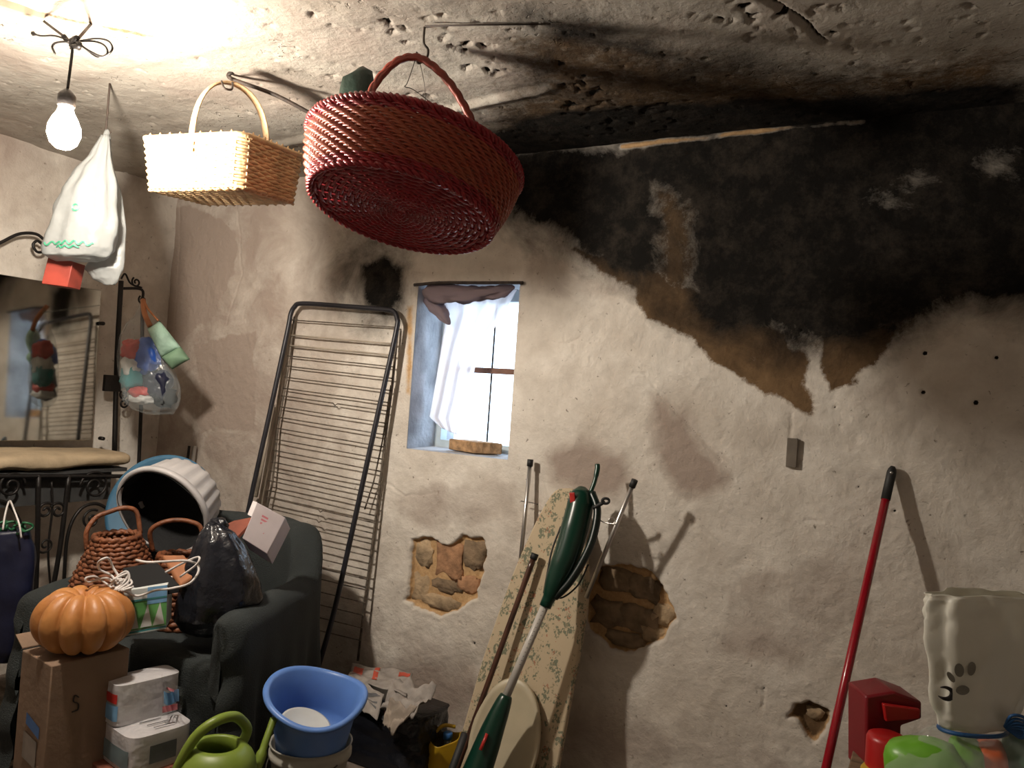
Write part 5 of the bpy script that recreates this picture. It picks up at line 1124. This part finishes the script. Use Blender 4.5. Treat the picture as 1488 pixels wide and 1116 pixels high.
# ------------------------------------------------------------------ bench with toys and tied bag (right)
ZBN = .50
bnc = at(1385, 1180, 2, ZBN); be = thing('low_bench', 'low grey wooden bench under the toy bag at the right', 'bench', (bnc.x, bnc.y, 0))
c_b = PZ(1400, 1100, 1.62)
MB().box((c_b.x+.07, c_b.y, ZBN-.015), .56, .34, .03).build('bench_top', M['wood'], be, smooth=False, bevel=.003)
for sx in (-1, 1):
    for sy in (-1, 1): MB().box((c_b.x+.07+sx*.25, c_b.y+sy*.14, (ZBN-.03)/2), .04, .04, ZBN-.03).build('leg', M['wood'], be, smooth=False)
tr = thing('toy_block', 'dark red plastic toy housing with open hollow end beside the white bag', 'toy', PZ(1300, 1120, 1.66))
def tz_(px, py, z): return PZ(px, py, z)
f_ = [tz_(1258, 1130, 1.66), tz_(1258, 1012, 1.66), tz_(1300, 1005, 1.66), tz_(1340, 1020, 1.66), tz_(1340, 1045, 1.66), tz_(1310, 1055, 1.66), tz_(1310, 1130, 1.66)]
mb = MB(); mb.slab(f_, Vector((CF.x, CF.y, 0)), .09); mb.build('housing', M['toy_dred'], tr, bevel=.005)
mb = MB(); q = [tz_(1280, 1020, 1.655), tz_(1334, 1028, 1.655), tz_(1332, 1042, 1.655), tz_(1284, 1046, 1.655)]; mb.slab(q, CF, -.012); mb.build('raised_panel', M['toy_red'], tr, bevel=.003)
t2 = thing('toy_block', 'bright red rounded toy cup in front of the dark red housing', 'toy', PZ(1290, 1110, 1.6)); q = PZ(1288, 1100, 1.60)
MB().lathe([(.001, -.07), (.036, -.07), (.040, -.062), (.040, .035), (.037, .043), (.028, .047), (.001, .047)], 28, Matrix.Translation(q)).build('cup', M['toy_red'], t2)
t3 = thing('toy_block', 'yellow toy base at the lower edge under the red toy cup', 'toy', PZ(1290, 1130, 1.6)); q = PZ(1288, 1112, 1.585)
MB().lathe([(.001, -.04), (.046, -.04), (.048, -.03), (.048, -.016), (.044, -.010), (.001, -.010)], 28, Matrix.Translation(q)).build('base', M['yellow'], t3)
# tied bag
tb_ = thing('toy_bag', 'translucent white paw-printed bag of bright toys tied with blue ribbon', 'bag', PZ(1420, 1130, 1.5))
mb, fb = hanging_bag(0, 0, 0, 1.50, [(1352, 1500, 862), (1346, 1515, 872), (1345, 1520, 900), (1350, 1510, 960), (1354, 1495, 1005), (1362, 1478, 1040), (1366, 1462, 1058)], None, '', nf=9, seed=21, amp=.09, depth=.32, nu=90, nv=40)
mb.v = mb.v; mb.f = mb.f[:-2]; mb.build('bag_neck', M['bag_milk'], tb_, solid=.0008)
mb, fb2 = hanging_bag(0, 0, 0, 1.50, [(1366, 1462, 1056), (1345, 1490, 1068), (1310, 1530, 1090), (1290, 1560, 1120), (1280, 1570, 1170)], None, '', nf=9, seed=22, amp=.04, depth=.6, nu=80, nv=24)
mb.f = mb.f[:-2]; mb.build('bag_body', film('clear_bag_body', (.75, .78, .74), transp=.80, transl=.1, rough=.1, bump=.8, bs=22), tb_)
rb_pts = [PZ(1414+50*cos(t), 1060+12*sin(t)+5*cos(t+.5), 1.5-.055*sin(t)) for t in np.linspace(0, 2*pi, 40)[:-1]]
rbn = MB().tube(rb_pts, .0042, 8, closed=True).build('ribbon', M['ribbon'], tb_)
mb = MB()
for k in range(5): mb.tube(catmull([PZ(1460, 1056, 1.47), PZ(1470+k*4, 1040+k*5, 1.45), PZ(1490, 1044+k*6, 1.45), PZ(1482, 1060+k*3, 1.46), PZ(1462, 1058, 1.47)], 6), .003, 6)
mb.build('ribbon_bow', M['ribbon'], rbn)
def fpt(px, py, off=.0): # front of the neck
    return PZ(px, py, 1.50-.36*.32*.5*.6-off)
def oval(px, py, rx, ry_, rot, z): 
    return [PZ(px+rx*cos(t)*cos(rot)-ry_*sin(t)*sin(rot), py+rx*cos(t)*sin(rot)+ry_*sin(t)*cos(rot), z) for t in np.linspace(0, 2*pi, 16)[:-1]]
grey = pm('paw_print_grey', (.26, .24, .20), .7)
mb = MB()
def onbag(px, py, fnn=fb):   # nearest parameter on the neck for a pixel
    best = None
    for u in np.linspace(.52, .98, 70):
        for v in np.linspace(0, 1, 50):
            p = Vector(fnn(u, v)); d = p-EYE; z = d.dot(CF); e = (744+FPX*d.dot(CR)/z-px)**2+(558-FPX*d.dot(CU)/z-py)**2
            if best is None or e < best[0]: best = (e, z)
    return best[1]
for px, py, rx, ry_, rt in ((1394, 974, 7, 10, -.15), (1412, 972, 6, 10, .2), (1382, 984, 4, 9, -.6), (1399, 1003, 10, 7, 0)):
    z = onbag(px, py)-.0045; o2 = oval(px, py, rx, ry_, rt, z); MB().slab(o2, CF, .001).build('paw_print', grey, tb_, smooth=False)
mb = MB(); z = onbag(1376, 1008)-.006
mb.slab(catmull([PZ(x, y, z) for x, y in ((1366, 999), (1374, 997), (1383, 1000), (1388, 1007), (1387, 1014), (1380, 1019), (1370, 1017), (1363, 1011), (1372, 1013), (1379, 1011), (1380, 1005), (1374, 1001))], 4, closed=True), CF, .001)
mb.build('black_print', M['ink'], tb_)
for nm, lab, px, py, rx, rz, m_, sd2 in (('toy_block', 'bright green rounded toy inside the tied bag, at its left', 1345, 1120, .075, .062, 'toy_green', 1), ('toy_block', 'green toy in the middle of the tied bag below the ribbon', 1402, 1110, .035, .045, 'toy_green', 2), ('toy_block', 'orange-red toy inside the tied bag beside the green one', 1436, 1112, .032, .048, 'toy_orange', 3), ('toy_block', 'dark green toy at the right edge inside the tied bag', 1486, 1100, .035, .05, 'toy_dgreen', 4)):
    c = PZ(px, py, 1.5); o = blob(c, rx, .05, rz, M[m_], nm, None, sd2, .12, 1.2, 28, 18, origin=c, e=.75); tag(o, lab, 'toy')

# small shadowed wall recess, its shade drawn as a dark strip
c = at(1151, 658, 1, D-.004); mb = MB(); mb.box(c, .030, .014, .085); tag(mb.build('shaded_recess', M['recess_shade'], origin=c, smooth=False, bevel=.002), 'small shadowed wall recess drawn as a grey-brown strip below the brown stain', 'bracket')

for o in list(bpy.data.objects):
    if '_o' in o: del o['_o']
